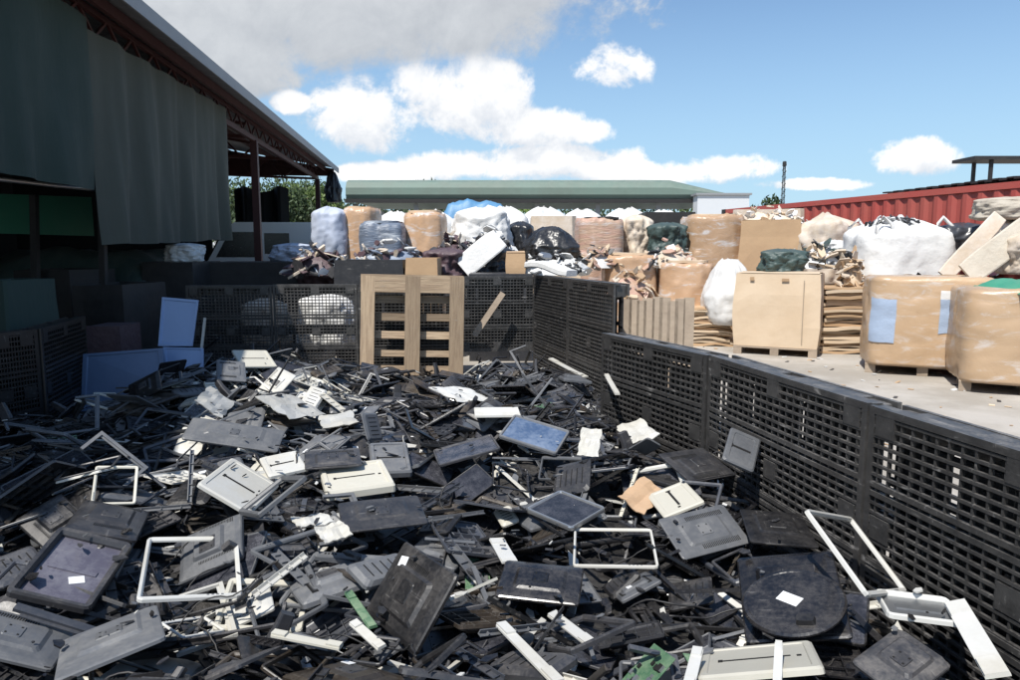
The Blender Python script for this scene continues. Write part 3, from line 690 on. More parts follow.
lay('screen', [(511, 417), (573, 432), (553, 458), (501, 437)], 'blue tinted flat screen with pale greenish frame lying in the middle', 'screen', 'blue tinted screen', 'grey', .02, .018, extra='bluescreen')
lay('screen', [(560, 493), (607, 511), (571, 532), (526, 512)], 'dark screen with a light silver frame right of centre', 'screen', 'silver framed screen', 'metal', .02, .016)
lay('frame', [(574, 530), (652, 531), (659, 569), (573, 568)], 'thin pale hollow bezel just below the silver framed screen', 'bezel', 'thin pale bezel', 'white', .012, .011)
o, w, h, m = lay('shell', [(404, 540), (463, 578), (414, 656), (371, 614)], 'large black dusty back cover with a small white sticker, centre foreground', 'monitor cover', 'large black dusty cover', 'black', .035, tsig=.7)
sticker_on(o, -w*.28, h*.28, .045, .035, .027, rot=.2)
lay('bar', [(488, 540), (505, 540), (517, 563), (503, 564)], 'stubby white label plate lying right of the large dusty cover', 'plate', 'stubby white plate', 'white', .01, name='label_plate')
lay('bar', [(497, 627), (505, 625), (566, 684), (552, 686)], 'long white bar pointing down to the bottom edge', 'bar', 'long white bar', 'white', .014, name='plastic_bar')
lay('bar', [(548, 617), (556, 612), (594, 640), (585, 647)], 'white narrow strip just above the long white bar', 'bar', 'white narrow strip', 'white', .012, name='plastic_bar')
lay('sheet', [(645, 476), (666, 494), (645, 518), (616, 497)], 'tan cardboard square lying beside the white square panel', 'cardboard', 'tan cardboard square', 'tan', name='cardboard_sheet')
lay('slab', [(684, 483), (706, 503), (664, 521), (648, 497)], 'white square panel on top of the pile beside tan cardboard', 'panel', 'white square panel', 'cream', .015)
lay('shell', [(652, 522), (728, 503), (746, 545), (688, 560)], 'grey flat cover beneath the white square panel', 'monitor cover', 'grey flat cover', 'grey', .02)
lay('slab', [(730, 426), (760, 444), (752, 472), (721, 463)], 'grey bluish lid leaning upright against the right pallet wall', 'lid', 'leaning grey lid', 'grey', .02, tsig=1.5)
lay('shell', [(654, 456), (706, 447), (733, 477), (694, 483)], 'dark grey cover with a bright edge left of the leaning lid', 'monitor cover', 'bright edged dark cover', 'charcoal', .02)
lay('sheet', [(616, 429), (640, 418), (662, 437), (630, 445)], 'white plate above the bright edged dark cover', 'plate', 'upper white plate', 'white', name='broken_plate')
lay('sheet', [(580, 430), (604, 427), (596, 461), (580, 454)], 'white curved sheet right beside the blue tinted screen', 'sheet', 'white curved sheet', 'white', name='plastic_sheet', tsig=.8)
lay('bar', [(473, 409), (519, 409), (520, 417), (476, 418)], 'pale strip above the blue tinted screen', 'bar', 'pale upper strip', 'white', .012, name='plastic_bar')
lay('sheet', [(425, 388), (466, 388), (495, 402), (458, 403)], 'pale crumpled sheet in front of the wooden pallet', 'sheet', 'pale crumpled sheet', 'white', name='plastic_sheet')
lay('screen', [(432, 452), (493, 436), (500, 450), (440, 468)], 'black slim screen with a pale near edge left of the blue tinted screen', 'screen', 'black slim screen', 'charcoal', .015, .014)
o, w, h, m = lay('shell', [(735, 560), (835, 552), (852, 640), (748, 645)], 'bluish black cover lying under the round black disc', 'monitor cover', 'bluish black cover', 'gloss', .03)
# round disc stand on it
mc, wd, hd, err = fit([(752, 568), (838, 568), (841, 643), (747, 643)], .03)
LQ.append(([(750, 575), (838, 575), (838, 648), (750, 648)], mc.translation.copy(), mc.to_3x3() @ Vector((0, 0, 1)), 'slab'))
dd = root('monitor_stand'); dd.matrix_world = mc; tag(dd, 'round black disc foot with a pale blue white label, right foreground', 'monitor stand')
b = MB(); rD = (wd+hd)/4*1.02; b.loft([[(rD*a*math.cos(t), rD*a*math.sin(t), z) for t in (2*math.pi*k/40 for k in range(40))] for a, z in ((1, 0), (1, .006), (.96, .012), (.9, .0125), (.88, .0105), (.2, .012))], True, True)
b.obj('base', 'gloss', dd); sticker_on(dd, -.01, .005, .075, .045, .0125, rot=-.55)
b = MB(); b.x = Matrix.Translation((.04, -rD*.6, .014)); b.loft([rr(.03, .02, .008, -.004), rr(.026, .016, .008, .012)], True, True); b.obj('neck_socket', 'black', dd)
LM.append(('round black disc', 794, 608))
lay('frame', [(800, 508), (852, 523), (901, 590), (868, 601)], 'white hollow bezel leaning against the right pallet wall', 'bezel', 'leaning white frame', 'white', .016, .015, tsig=1.2)
lay('tray', [(873, 594), (947, 602), (965, 629), (888, 618)], 'grey white metal tray near the bottom right corner', 'tray', 'grey white tray', 'white', .02, .012, name='metal_tray', extra='metal')
lay('bar', [(946, 605), (966, 604), (1012, 672), (985, 684)], 'long grey white plate running to the bottom right corner', 'plate', 'long corner plate', 'white', .015, name='metal_plate', tsig=1)
lay('shell', [(897, 625), (952, 672), (905, 702), (850, 668)], 'dark brown ribbed cover below the grey white tray', 'monitor cover', 'brown ribbed cover', 'charcoal', .03)
lay('slab', [(704, 656), (812, 647), (826, 674), (698, 685)], 'greenish cream circuit tray at the bottom edge', 'tray', 'greenish cream tray', 'cream', .02, name='circuit_tray')
lay('bar', [(775, 645), (783, 645), (782, 690), (772, 690)], 'white upright strip crossing the greenish cream tray', 'bar', 'white crossing strip', 'white', .014, name='plastic_bar', z=.03)
lay('bar', [(692, 650), (704, 652), (694, 690), (682, 690)], 'white strip left of the greenish cream tray', 'bar', 'white left strip', 'white', .014, name='plastic_bar')
lay('bar', [(270, 637), (276, 633), (342, 645), (340, 652)], 'pale rod near the bottom left of the large dusty cover', 'rod', 'pale rod', 'cream', .014, name='plastic_rod')
lay('bar', [(345, 595), (352, 592), (378, 627), (368, 630)], 'green strip left of the large dusty cover', 'bar', 'green strip', 'board', .01, name='circuit_strip')
lay('bar', [(350, 626), (357, 620), (386, 645), (378, 653)], 'white strip below the green strip', 'bar', 'lower white strip', 'white', .01, name='plastic_bar')
lay('bar', [(548, 360), (553, 358), (588, 376), (584, 380)], 'pale rod at the foot of the tall black pallets', 'rod', 'far pale rod', 'white', .014, name='plastic_rod')
lay('bar', [(604, 376), (609, 375), (620, 394), (615, 396)], 'short pale rod at the far end of right pallet wall', 'rod', 'short far rod', 'white', .014, name='plastic_rod')
lay('shell', [(505, 560), (585, 572), (578, 606), (495, 600)], 'black glossy cover left below the thin pale bezel', 'monitor cover', 'black glossy cover', 'gloss', .03)
lay('shell', [(740, 505), (800, 520), (820, 545), (750, 548)], 'dark bluish cover left of the leaning white frame', 'monitor cover', 'dark bluish cover', 'black', .02)
lay('sheet', [(290, 520), (320, 514), (335, 524), (300, 530)], 'crumpled white foil between the clean white bezel and drive tray', 'foil', 'crumpled white foil', 'white', name='foil_sheet')
lay('sheet', [(312, 530), (342, 522), (352, 536), (326, 546)], 'second crumpled white foil, nearer to the large dusty cover', 'foil', 'second white foil', 'white', name='foil_sheet')
lay('sheet', [(318, 418), (352, 412), (360, 424), (322, 430)], 'crumpled pale sheet right of the pale wrinkled sheet', 'sheet', 'crumpled pale sheet', 'white', name='plastic_sheet')
bpy.context.view_layer.update()
frags(900, .2, .008, .03, 'plastic_chips', 'countless small plastic chips strewn over the pile', .004)

def inside(poly, u, v):
    c = False; n = len(poly)
    for i in range(n):
        (x1_, y1_), (x2_, y2_) = poly[i], poly[i-1]
        if (y1_ > v) != (y2_ > v) and u < (x2_-x1_)*(v-y1_)/(y2_-y1_)+x1_: c = not c
    return c
keep = []; prby = {p['phrase']: p for p in PROTO}
for gcc in generic:
    mw = gcc['o'].matrix_world; hit = False; pts_ = prby[gcc['ph']]['pts']
    W_ = [mw @ Vector((a_, b_, 0)) for a_, b_ in pts_[::2]]; Pj = [proj(p) for p in W_]
    if min(p[2] for p in Pj) < 1.25: hit = True
    for corn, tr, nr, kd in LQ:
        k = sum(1 for p, w_ in zip(Pj, W_) if inside(corn, p[0], p[1]) and ((w_-tr).dot(nr) > .006 or kd == 'bar' and p[2] < proj(tr)[2]))
        if k > (0 if kd != 'bar' else 1): hit = True; break
    gcc['hit'] = hit
    if not hit: keep.append(gcc)
for gcc in generic:
    if gcc['hit']:
        o = gcc['o']
        for c_ in list(o.children_recursive): bpy.data.objects.remove(c_)
        bpy.data.objects.remove(o)
print('removed', len(generic)-len(keep)); generic = keep
# ---- labels of the generic pieces from the nearest landmark
CW = dict(slate='bluish grey', brownblack='brownish black', black='black', gloss='shiny black', charcoal='charcoal', grey='grey', white='white', cream='cream')
taken = set(o['label'] for o in C.objects if o.get('label'))
CAT = dict(bezel='bezel', cover='monitor cover', panel='screen panel', stand='monitor stand', strip='plastic strip', broken='broken bezel', hinge='hinge cover', circuit='circuit board', cable='cable')
GRP = dict(bezel='empty bezels in the scrap pile', cover='monitor covers in the scrap pile', panel='screen panels in the scrap pile', stand='monitor stands in the scrap pile',
           strip='plastic strips in the scrap pile', broken='broken bezels in the scrap pile', hinge='hinge covers in the scrap pile', circuit='circuit boards in the scrap pile', cable='cables in the scrap pile')
LM += [('pale wooden pallet', 410, 385), ('left back pallet', 230, 360), ('shaded left pallets', 60, 420), ('shadowed bluish sheet', 120, 400)]
for gcc in generic:
    u, v, k = proj(gcc['c']); cand = sorted(LM, key=lambda L: (L[1]-u)**2+(2*(L[2]-v))**2)
    colw = '' if gcc['kind'] in ('circuit',) else ('black' if gcc['kind'] == 'cable' else CW[gcc['col']])
    st = 'flat' if gcc['tilt'] < 14 else 'tilted' if gcc['tilt'] < 32 else 'steep'
    done = False
    for L in cand:
        dx, dy = u-L[1], (v-L[2])*1.6
        dist = math.hypot(dx, dy)
        dr = ('right of' if dx > 0 else 'left of') if abs(dx) > abs(dy)*2 else ('below' if dy > 0 else 'above') if abs(dy) > abs(dx)*2 else ('below right of' if dy > 0 and dx > 0 else 'below left of' if dy > 0 else 'above right of' if dx > 0 else 'above left of')
        pre = 'touching distance ' if False else ''
        nearw = 'just ' if dist < 38 else 'well ' if dist > 85 else ''
        lab = ' '.join(f"{st} {colw} {gcc['ph']} {nearw}{dr} the {L[0]}".split())
        if lab not in taken: done = True; break
    taken.add(lab); tag(gcc['o'], lab, CAT[gcc['kind']], GRP[gcc['kind']])

# ------------------------------------------------------------------ bags, boxes, bales
def sack(name, label, cat, cpos, w, d, h, m, seed=0, e=2.6, bulge=.08, fold=.03, group=None, rz=0, straps=False, top='flat', slump=0., patches=()):
    t = thing(name, label, cat, cpos, rz, group)
    b = MB(); nz, na = 34, 72; loops = []
    for k in range(nz):
        f = k/(nz-1)
        if f < .12: rad = .86+.14*math.sin(f/.12*math.pi/2)
        elif f > .86: rad = 1-(1-math.cos((f-.86)/.14*math.pi/2))*(.75 if top == 'flat' else .35)
        else: rad = 1.0
        if top == 'drum': rad = 1.0 if f < .97 else .93
        if top == 'cone': rad *= 1-.55*max(0, f-.45)/.55
        rad *= 1+bulge*math.sin(math.pi*f)
        L = []
        for a in range(na):
            th = 2*math.pi*a/na; c, s = math.cos(th), math.sin(th)
            q = (abs(c)**e+abs(s)**e)**(-1/e)
            nn = noise.noise(Vector((c*1.7+seed*3.1, s*1.7, f*2.2)))+.5*noise.noise(Vector((c*4.5, s*4.5+seed, f*5)))+.3*noise.noise(Vector((c*9, s*9+seed, f*13)))+.22*abs(noise.noise(Vector((c*6+seed, s*6, f*24))))
            cre = -abs(math.sin(th*5+seed+2*noise.noise(Vector((f*3, seed, th))))) if True else 0
            r_ = rad*(1+fold*2.2*nn+fold*.6*cre)
            L.append((q*c*w/2*r_, q*s*d/2*r_, f*h*(1-slump*noise.noise(Vector((c+seed, s, 3.3))))+(.03*h*nn if f > .7 else 0)))
        loops.append(L)
    b.loft(loops, sm=True); b.obj('sack_body' if not patches else 'bin_body', m, t)
    for (a0, a1, f0, f1, pm) in patches:
        ia, ib, ka, kb = int(a0*na/360), int(a1*na/360), int(f0*(nz-1)), int(f1*(nz-1)); b = MB(); n_a = ib-ia+1; vs = []
        for k in range(ka, kb+1):
            for a in range(ia, ib+1): x, y, z = loops[k][a % na]; j_ = .01*noise.noise(Vector((x*6, y*6, z*6))); vs.append((x*1.012+j_, y*1.012+j_, z+j_*3))
        b.add(vs, [(k*n_a+a, k*n_a+a+1, (k+1)*n_a+a+1, (k+1)*n_a+a) for k in range(kb-ka) for a in range(n_a-1)], sm=True); b.obj('film_patch', pm, t)
    if straps:
        for sx in (-1, 1):
            for sy in (-1, 1):
                s_ = MB(); x, y = sx*w*.36, sy*d*.36
                s_.tube([(x*1.1, y, h*.78), (x*1.12, y*1.1, h*.95), (x*.9, y*.95, h*1.03), (x*.7, y*1.1, h*.97), (x*.55, y*1.16, h*.8)], .03, 5); s_.obj('lifting_strap', m, t)
    return t
def box_crate(name, label, cat, pos, w, d, h, m, rz=0, flaps=True, oct_=0., closed=True, film=None, group=None, stickers=(), sag=.015):
    t = thing(name, label, cat, pos, rz, group)
    b = MB(); n = 5; nzz = 7
    cham = oct_
    def ring(z, s=1., off=0):
        pts = []
        hw, hd = w/2*s, d/2*s; c = cham*min(w, d)
        cor = [(hw, -hd+c), (hw, hd-c), (hw-c, hd), (-hw+c, hd), (-hw, hd-c), (-hw, -hd+c), (-hw+c, -hd), (hw-c, -hd)] if c > 0 else None
        base = cor if cor else [(hw, -hd), (hw, hd), (-hw, hd), (-hw, -hd)]
        for i in range(len(base)):
            p, q = base[i], base[(i+1) % len(base)]
            for k in range(n):
                f = k/n; x, y = p[0]+(q[0]-p[0])*f, p[1]+(q[1]-p[1])*f
                nn = noise.noise(Vector((x*2+pos[0]*7, y*2, z*2)))
                zf = math.sin(math.pi*min(1, max(0, z/h)))
                g_ = 1+sag*2.2*zf*nn+sag*1.2*zf
                pts.append((x*g_, y*g_, z+(.0 if z < h*.9 else .012*nn)))
        return pts
    loops = [ring(h*k/nzz) for k in range(nzz+1)]
    if not closed:
        loops += [ring(h*.998, .97), ring(h*.8, .965)]
    b.loft(loops, True, True); b.obj('box_wall', m, t)
    if flaps:
        for (a, c, ang) in ((-w/2, w/2, 0),):
            f = MB(); z = h+.005
            f.add([(-w*.49, -d/2, z), (w*.49, -d/2, z), (w*.47, -.01, z+.02), (-w*.46, -.01, z+.012), (-w*.49, -d/2, z+.006), (w*.49, -d/2, z+.006), (w*.47, -.01, z+.026), (-w*.46, -.01, z+.018)],
                  [(0, 3, 2, 1), (4, 5, 6, 7), (0, 1, 5, 4), (1, 2, 6, 5), (2, 3, 7, 6), (3, 0, 4, 7)]); f.obj('flap', m, t)
            f = MB()
            f.add([(-w*.48, .01, z+.015), (w*.49, .012, z+.01), (w*.5, d/2+.03, z-.02), (-w*.48, d/2, z), (-w*.48, .01, z+.021), (w*.49, .012, z+.016), (w*.5, d/2+.03, z-.014), (-w*.48, d/2, z+.006)],
                  [(0, 3, 2, 1), (4, 5, 6, 7), (0, 1, 5, 4), (1, 2, 6, 5), (2, 3, 7, 6), (3, 0, 4, 7)]); f.obj('flap', m, t)
    for (fx, fz, sx, sz, mm, nm) in stickers:
        s = MB(); y = -d/2*(1+sag*2.2)-.008; s.box(fx*w-sx/2, fx*w+sx/2, y, y+.004, fz*h-sz/2, fz*h+sz/2); s.obj(nm, mm, t)
    return t
def low_pallet(label, pos, w, d, rz=0):
    t = thing('wooden_pallet', label, 'pallet', pos, rz, 'low wooden pallets under the bins')
    b = MB()
    for k in range(6): b.box(-w/2, w/2, -d/2+k*(d-.1)/5, -d/2+k*(d-.1)/5+.1, .1, .12)
    b.obj('deck', 'woodold', t)
    for y in (-d/2, -.05, d/2-.1):
        for x in (-w/2, -.06, w/2-.12):
            b = MB(); b.box(x+.002, x+.12, y+.002, y+.098, .0, .0995); b.obj('block', 'woodold', t)
def ps(px, Y): return (px-510)/F*Y
yaw_r = R(-9)
# front row on the right
def rowbox(px0, px1, ytop, ybot, Y, name, label, cat, m, **k):
    x0 = at(px0, ybot, Y).x; x1 = at(px1, ybot, Y).x; zt_ = at(px0, ytop, Y).z; zb = max(0, at(px0, ybot, Y).z)
    return x0, x1, zb, zt_
x0, x1 = at(742, 355, 10.3).x, at(831, 355, 10.3).x
low_pallet('low wooden pallet under the pale square bin', ((x0+x1)/2+.09, 10.9, .006), 1.17, .85, R(-27))
box_crate('cardboard_bin', 'pale square cardboard bin on a low pallet, beyond the right pen wall', 'cardboard bin', ((x0+x1)/2+.09, 10.9, .13), 1.16, .8, 1.08, 'cardpale', R(-27), sag=.03, stickers=((-.3, .93, .06, .05, 'card', 'patch'), (.1, .92, .1, .04, 'card', 'patch'), (.32, .5, .012, .9, 'woodold', 'corner_strip')))
x0, x1 = at(873, 378, 8.6).x, at(985, 378, 8.6).x
low_pallet('low wooden pallet under the tan bin with blue patches', ((x0+x1)/2+.24, 9.2, .006), 1.28, .95, R(-28))
sack('cardboard_bin', 'tan film wrapped bin with two pale blue patches, right side', 'cardboard bin', ((x0+x1)/2+.24, 9.2, .125), 1.36, 1.05, 1.1, 'cardwrap2', seed=71, e=7, fold=.016, bulge=.035, rz=R(-20), top='drum',
     patches=((224, 240, .3, .78, 'patchblue'), (279, 301, .42, .78, 'patchblue'), (277, 302, .78, .86, 'bag')))
x0 = at(962, 400, 7.5).x
low_pallet('low wooden pallet under the bin at the right picture edge', (x0+.98, 8.0, .006), 1.25, 1.05, R(-30))
sack('cardboard_bin', 'film wrapped cardboard bin cut by the right picture edge', 'cardboard bin', (x0+.98, 8.0, .125), 1.38, 1.15, 1.02, 'cardwrap2', seed=72, e=7, fold=.018, bulge=.035, rz=R(-22), top='drum')
# tarpaulin on it
def drape(name, label, cat, c, w, d, h, m, seed=0, rz=0):
    t = MB(); nn = 18; vs = []
    for j in range(nn):
        for i in range(nn):
            u, v = -1+2*i/(nn-1), -1+2*j/(nn-1); e_ = max(abs(u), abs(v))
            z = h*(1-max(0, (e_-.55)/.45)**1.5)+.06*noise.noise(Vector((u*3, v*3, seed)))*h*4
            vs.append((u*w/2*(1+.1*noise.noise(Vector((u*2, seed, v*2)))), v*d/2*(1+.1*noise.noise(Vector((v*2, seed+4, u*2)))), max(.004, z)))
    f = [(j*nn+i, j*nn+i+1, (j+1)*nn+i+1, (j+1)*nn+i) for j in range(nn-1) for i in range(nn-1)]
    t.add(vs, f, sm=True); o = t.obj(name, m, None, c, (0, 0, rz)); tag(o, label, cat); return o
drape('tarpaulin', 'crumpled bright green tarpaulin on top of the bin at the right edge', 'tarpaulin', (x0+1.0, 7.9, 1.09), 1.0, .95, .14, 'tarpgreen', 3)
# flattened cardboard between first and second bin
def stack_sheets(label, pos, w, d, n, m, rz, seed=0, th=.045, name='cardboard_stack'):
    t = thing(name, label, 'cardboard', pos, rz); rn = random.Random(seed); z = 0
    for k in range(n):
        b = MB(); ox, oy = rn.uniform(-.07, .07), rn.uniform(-.05, .05); vs = []; nn = 9; hh = th*rn.uniform(.5, 1)
        for s in (0, 1):
            for j in range(2):
                for i in range(nn):
                    u = -1+2*i/(nn-1); vs.append((u*w/2+ox, (-1+2*j)*d/2+oy, z+s*hh+.03*noise.noise(Vector((u*1.5, k*.7, j)))+.02*(1-u*u)))
        f = []
        for i in range(nn-1):
            f += [(i, i+1, nn+i+1, nn+i), (2*nn+i, 2*nn+i+1, 3*nn+i+1, 3*nn+i), (i, i+1, 2*nn+i+1, 2*nn+i), (nn+i, nn+i+1, 3*nn+i+1, 3*nn+i)]
        f += [(0, nn, 3*nn, 2*nn), (nn-1, 2*nn-1, 4*nn-1, 3*nn-1)]
        b.add(vs, f); b.obj('cardboard_sheet', m if k % 3 else 'card', t); z += hh+.006
    return t
p = at(858, 352, 10.6)
stack_sheets('loose stack of flattened tan cardboard between the pale bin and the tan bin', (p.x+.05, 11.2, 0.0), .95, 1.1, 22, 'cardpale', R(-9), 3, .05)
p = at(716, 343, 11.6)
stack_sheets('low stack of pale cardboard sheets left of the pale square bin', (p.x-.05, 12.1, 0), .8, 1.1, 16, 'cardpale', R(-9), 5, .045)

def topz(px, py, Y): return at(px, py, Y).z
def put_sack(px0, px1, ytop, ybot, Y, name, label, cat, m, depth=.9, on=None, **k):
    """front face at distance Y; base as seen or resting on things behind"""
    xa, xb = at(px0, ybot, Y).x, at(px1, ybot, Y).x; zt_ = at(px0, ytop, Y).z; zb = max(0, at(px0, ybot, Y).z)
    w = xb-xa; c = ((xa+xb)/2*(1+depth/2/Y), Y+depth/2, zb)
    return sack(name, label, cat, c, w, depth, (zt_-zb)*1.0, m, **k)
# heap of mixed stuff that the upper bags stand on (a second row, standing on pallets of bales)
def wrapped(px0, px1, ytop, ybot, Y, name, label, cat, m, depth=1.0, seed=0, e=3.2, base='cardpale', **k):
    """a round bin wound in stretch film, standing on a low base of boards"""
    xa, xb = at(px0, ybot, Y).x, at(px1, ybot, Y).x; zt_ = at(px0, ytop, Y).z; zb = max(.0, at(px0, ybot, Y).z)
    t = sack(name, label, cat, ((xa+xb)/2*(1+depth/2/Y), Y+depth/2, 0), (xb-xa)*.97, depth, zt_-.03, m, seed=seed, e=e, fold=.03, bulge=.015, top='drum')
    w = xb-xa; b = MB(); L = []
    for s_ in (0, .04):
        L.append([(w*.38*abs(math.cos(a_))**.6*(1 if math.cos(a_) > 0 else -1), depth*.38*abs(math.sin(a_))**.6*(1 if math.sin(a_) > 0 else -1), zt_*.985+s_+.02*noise.noise(Vector((math.cos(a_)*2, math.sin(a_)*2, seed)))) for a_ in (2*math.pi*q/24 for q in range(24))])
    b.loft(L, True, True); b.obj('lid', base, t)
    return t
def bale(px0, px1, ytop, ybot, Y, name, label, cat, m, depth=1.0, rz=0, oct_=.22, toground=False, closed=False, flaps=False, **k):
    xa, xb = at(px0, ybot, Y).x, at(px1, ybot, Y).x; zt_ = at(px0, ytop, Y).z; zb = 0 if toground else max(0, at(px0, ybot, Y).z)
    return box_crate(name, label, cat, ((xa+xb)/2*(1+depth/2/Y), Y+depth/2, zb), xb-xa, depth, zt_-zb, m, rz, flaps, oct_, closed, sag=.05, **k)
# lower row under upper bins (partly seen): lifts everything off the ground
wrapped(655, 712, 262, 312, 12.0, 'wrapped_bin', 'orange film wrapped round bin behind the upright wooden slats', 'bin', 'orangewrap', seed=61)
wrapped(600, 656, 254, 300, 12.3, 'wrapped_bin', 'pinkish tan film wrapped bin left of the orange wrapped bin', 'bin', 'orangewrap', seed=67)
put_sack(704, 752, 260, 326, 11.3, 'white_sack', 'slumped bright white sack left of the pale square bin', 'sack', 'bag', .75, top='cone', fold=.06, bulge=.12, seed=2)
wrapped(680, 741, 214, 259, 13.6, 'wrapped_bin', 'tan bin with milky film round its top, above the slumped white sack', 'bin', 'cardwrap', seed=62)
bale(741, 797, 220, 265, 13.3, 'cardboard_bin', 'brown cardboard bin right of the milky wrapped bin', 'bin', 'card', oct_=.0, toground=True, closed=True, flaps=True, rz=R(-20))
wrapped(574, 624, 217, 258, 13.6, 'wrapped_bale', 'pinkish striped round bale beside the black sack', 'bale', 'pinkwrap', seed=63, base='darksteel')
put_sack(620, 652, 214, 262, 14.0, 'mixed_sack', 'white and pink lumpy sack right of the pinkish striped bale', 'sack', 'bagbeige', .9, fold=.1, seed=5)
put_sack(648, 684, 222, 262, 13.4, 'mixed_sack', 'grey green lumpy sack left of the milky wrapped bin', 'sack', 'baggreen', .8, fold=.12, seed=6)
put_sack(762, 803, 249, 276, 10.75, 'green_sack', 'small dark green bag on top behind the pale square bin', 'sack', 'baggreen', .5, fold=.12, seed=7)
put_sack(795, 850, 216, 290, 12.9, 'mixed_sack', 'beige lumpy sack between brown bin and white bulk bag', 'sack', 'bagbeige', .9, fold=.09, seed=8, slump=.2)
put_sack(818, 850, 240, 268, 11.9, 'white_sack', 'white bundle half hidden by the white bulk bag', 'sack', 'bag', .5, fold=.1, seed=9)
put_sack(826, 850, 250, 268, 11.5, 'black_sack', 'small black bundle left of the white bulk bag', 'sack', 'bagblack', .4, fold=.1, seed=10)
put_sack(846, 938, 220, 330, 10.9, 'bulk_bag', 'big bright white bulk bag with sagging folds, topped by black scrap', 'bulk bag', 'bag', 1.15, fold=.045, bulge=.06, seed=11, straps=True, e=4)
def junk(name, label, cpos, w, d, h, n, mats, seed, cat='scrap heap', smin=.1, smax=.4):
    """a heap: mound mesh with many bent plates"""
    rn = random.Random(seed); b = MB()
    for i in range(n):
        r_ = math.sqrt(rn.random()); th = rn.uniform(0, 6.28); x, y = r_*math.cos(th), r_*math.sin(th)
        z = (1-r_**1.5)*h*rn.uniform(.5, 1.02)
        s = rn.uniform(smin, smax)*.5
        b.x = Matrix.Translation((x*w/2, y*d/2, max(z, .03))) @ Euler((rn.gauss(0, .6), rn.gauss(0, .6), rn.uniform(0, 6.28))).to_matrix().to_4x4()
        k = [rn.uniform(.5, 1) for _ in range(6)]; a = rn.uniform(.3, .9); t = rn.uniform(.004, .03)
        lp = [(s*k[j]*math.cos(j*1.047), s*a*k[j]*math.sin(j*1.047), 0) for j in range(6)]
        b.loft([lp, [(p[0]*.97, p[1]*.97, t) for p in lp]], True, True, mi=rn.randrange(len(mats)))
    b.x = Matrix.Identity(4)
    L = []
    for k, (f, z) in enumerate(((.85, 0), (.75, .2), (.5, .4), (.25, .55), (.05, .6))):
        L.append([(f*w/2*math.cos(t)*(1+.1*math.sin(3*t+k)), f*d/2*math.sin(t), z*h) for t in (2*math.pi*q/20 for q in range(20))])
    b.loft(L, True, True, mi=0)
    return tag(b.obj(name, mats, None, cpos), label, cat, kind='stuff')
p = at(900, 221, 11.2); junk('scrap_topping', 'black plastic scrap heaped on the white bulk bag', (p.x+.1, 11.5, p.z-.06), .9, .7, .16, 70, ['bagblack', 'bagblack', 'grey', 'bag'], 1, smin=.06, smax=.22)
p = at(985, 290, 10.6); junk('mixed_scrap', 'grey and black mixed scrap heap before the red container', (p.x, 11.3, 0), 3.0, 1.8, 1.62, 420, ['charcoal', 'grey', 'bagblack', 'bagbeige', 'metal'], 2)
p = at(960, 272, 9.9); junk('black_scrap', 'black jagged scrap behind the tan bin with blue patches', (p.x-.25, 10.25, 0), 1.7, .9, 1.32, 200, ['bagblack', 'black', 'charcoal'], 3, smin=.08, smax=.3)
def slab(name, label, cat, a, b_, w, t, m, up=(0, 0, 1)):
    q = MB(); n = 7; A_, B_ = Vector(a), Vector(b_); d_ = (B_-A_); dnn = d_.normalized(); sx = dnn.cross(Vector(up)).normalized(); uz = sx.cross(dnn)
    loops = []
    for i in range(n):
        f = i/(n-1); c = A_+d_*f+uz*(.03*math.sin(f*5))
        e_ = 1-.12*(abs(2*f-1)**4)
        loops.append([tuple(c+sx*(u*w/2*e_)+uz*(v*t/2*e_)) for u, v in ((-1, -.6), (-.9, -1), (.9, -1), (1, -.6), (1, .6), (.9, 1), (-.9, 1), (-1, .6))])
    q.loft(loops); o = q.obj(name, m); return tag(o, label, cat)
put_sack(976, 1040, 195, 219, 10.0, 'foam_bundle', 'cream crumpled foam bundle on top of the scrap at the right edge', 'foam bundle', 'foam', .7, fold=.05, seed=90)
put_sack(985, 1032, 219, 262, 10.1, 'mixed_sack', 'dusty beige sack under the cream foam bundle', 'sack', 'bagbeige', .6, fold=.1, seed=91)
slab('foam_sheet', 'cream foam sheet sloping down beside the green tarpaulin', 'foam sheet', at(1035, 222, 9.3), at(968, 274, 9.2), .34, .04, 'foam', (0, -1, .3))
slab('foam_sheet', 'narrow pale sheet leaning left of the cream foam sheet', 'foam sheet', at(1000, 216, 9.8), at(945, 276, 9.7), .22, .04, 'bagbeige', (0, -1, .3))
put_sack(935, 985, 222, 262, 10.9, 'mixed_sack', 'grey crumpled sack on the scrap in front of the red container', 'sack', 'slate', .6, fold=.12, seed=92)
put_sack(1000, 1040, 232, 275, 9.0, 'mixed_sack', 'whitish sack behind the green tarpaulin at the right edge', 'sack', 'bagbeige', .6, fold=.1, seed=13)
# centre-left background
put_sack(524, 577, 226, 262, 12.2, 'black_sack', 'big shiny black sack above the tall black pallets', 'sack', 'bagblack', .9, fold=.09, seed=20, top='cone', bulge=.1)
put_sack(508, 533, 221, 266, 13.2, 'black_sack', 'narrow dark sack left of the big shiny black sack', 'sack', 'bagblack', .6, fold=.08, seed=21)
bale(524, 577, 262, 300, 12.0, 'cardboard_bin', 'old bin under the big shiny black sack', 'bin', 'cardpale', toground=True, oct_=.0)
bale(506, 525, 253, 274, 10.2, 'cardboard_carton', 'small upright yellow tan carton behind the back pen wall', 'carton', 'card', depth=.25, oct_=.0, closed=True, flaps=True)
bale(470, 510, 274, 300, 10.0, 'dark_crate', 'dark crate under the small yellow tan carton', 'crate', 'charcoal', toground=True, oct_=.0, closed=True)
bale(500, 532, 274, 300, 10.0, 'dark_crate', 'dark crate right under the small yellow tan carton', 'crate', 'charcoal', toground=True, oct_=.0, closed=True)
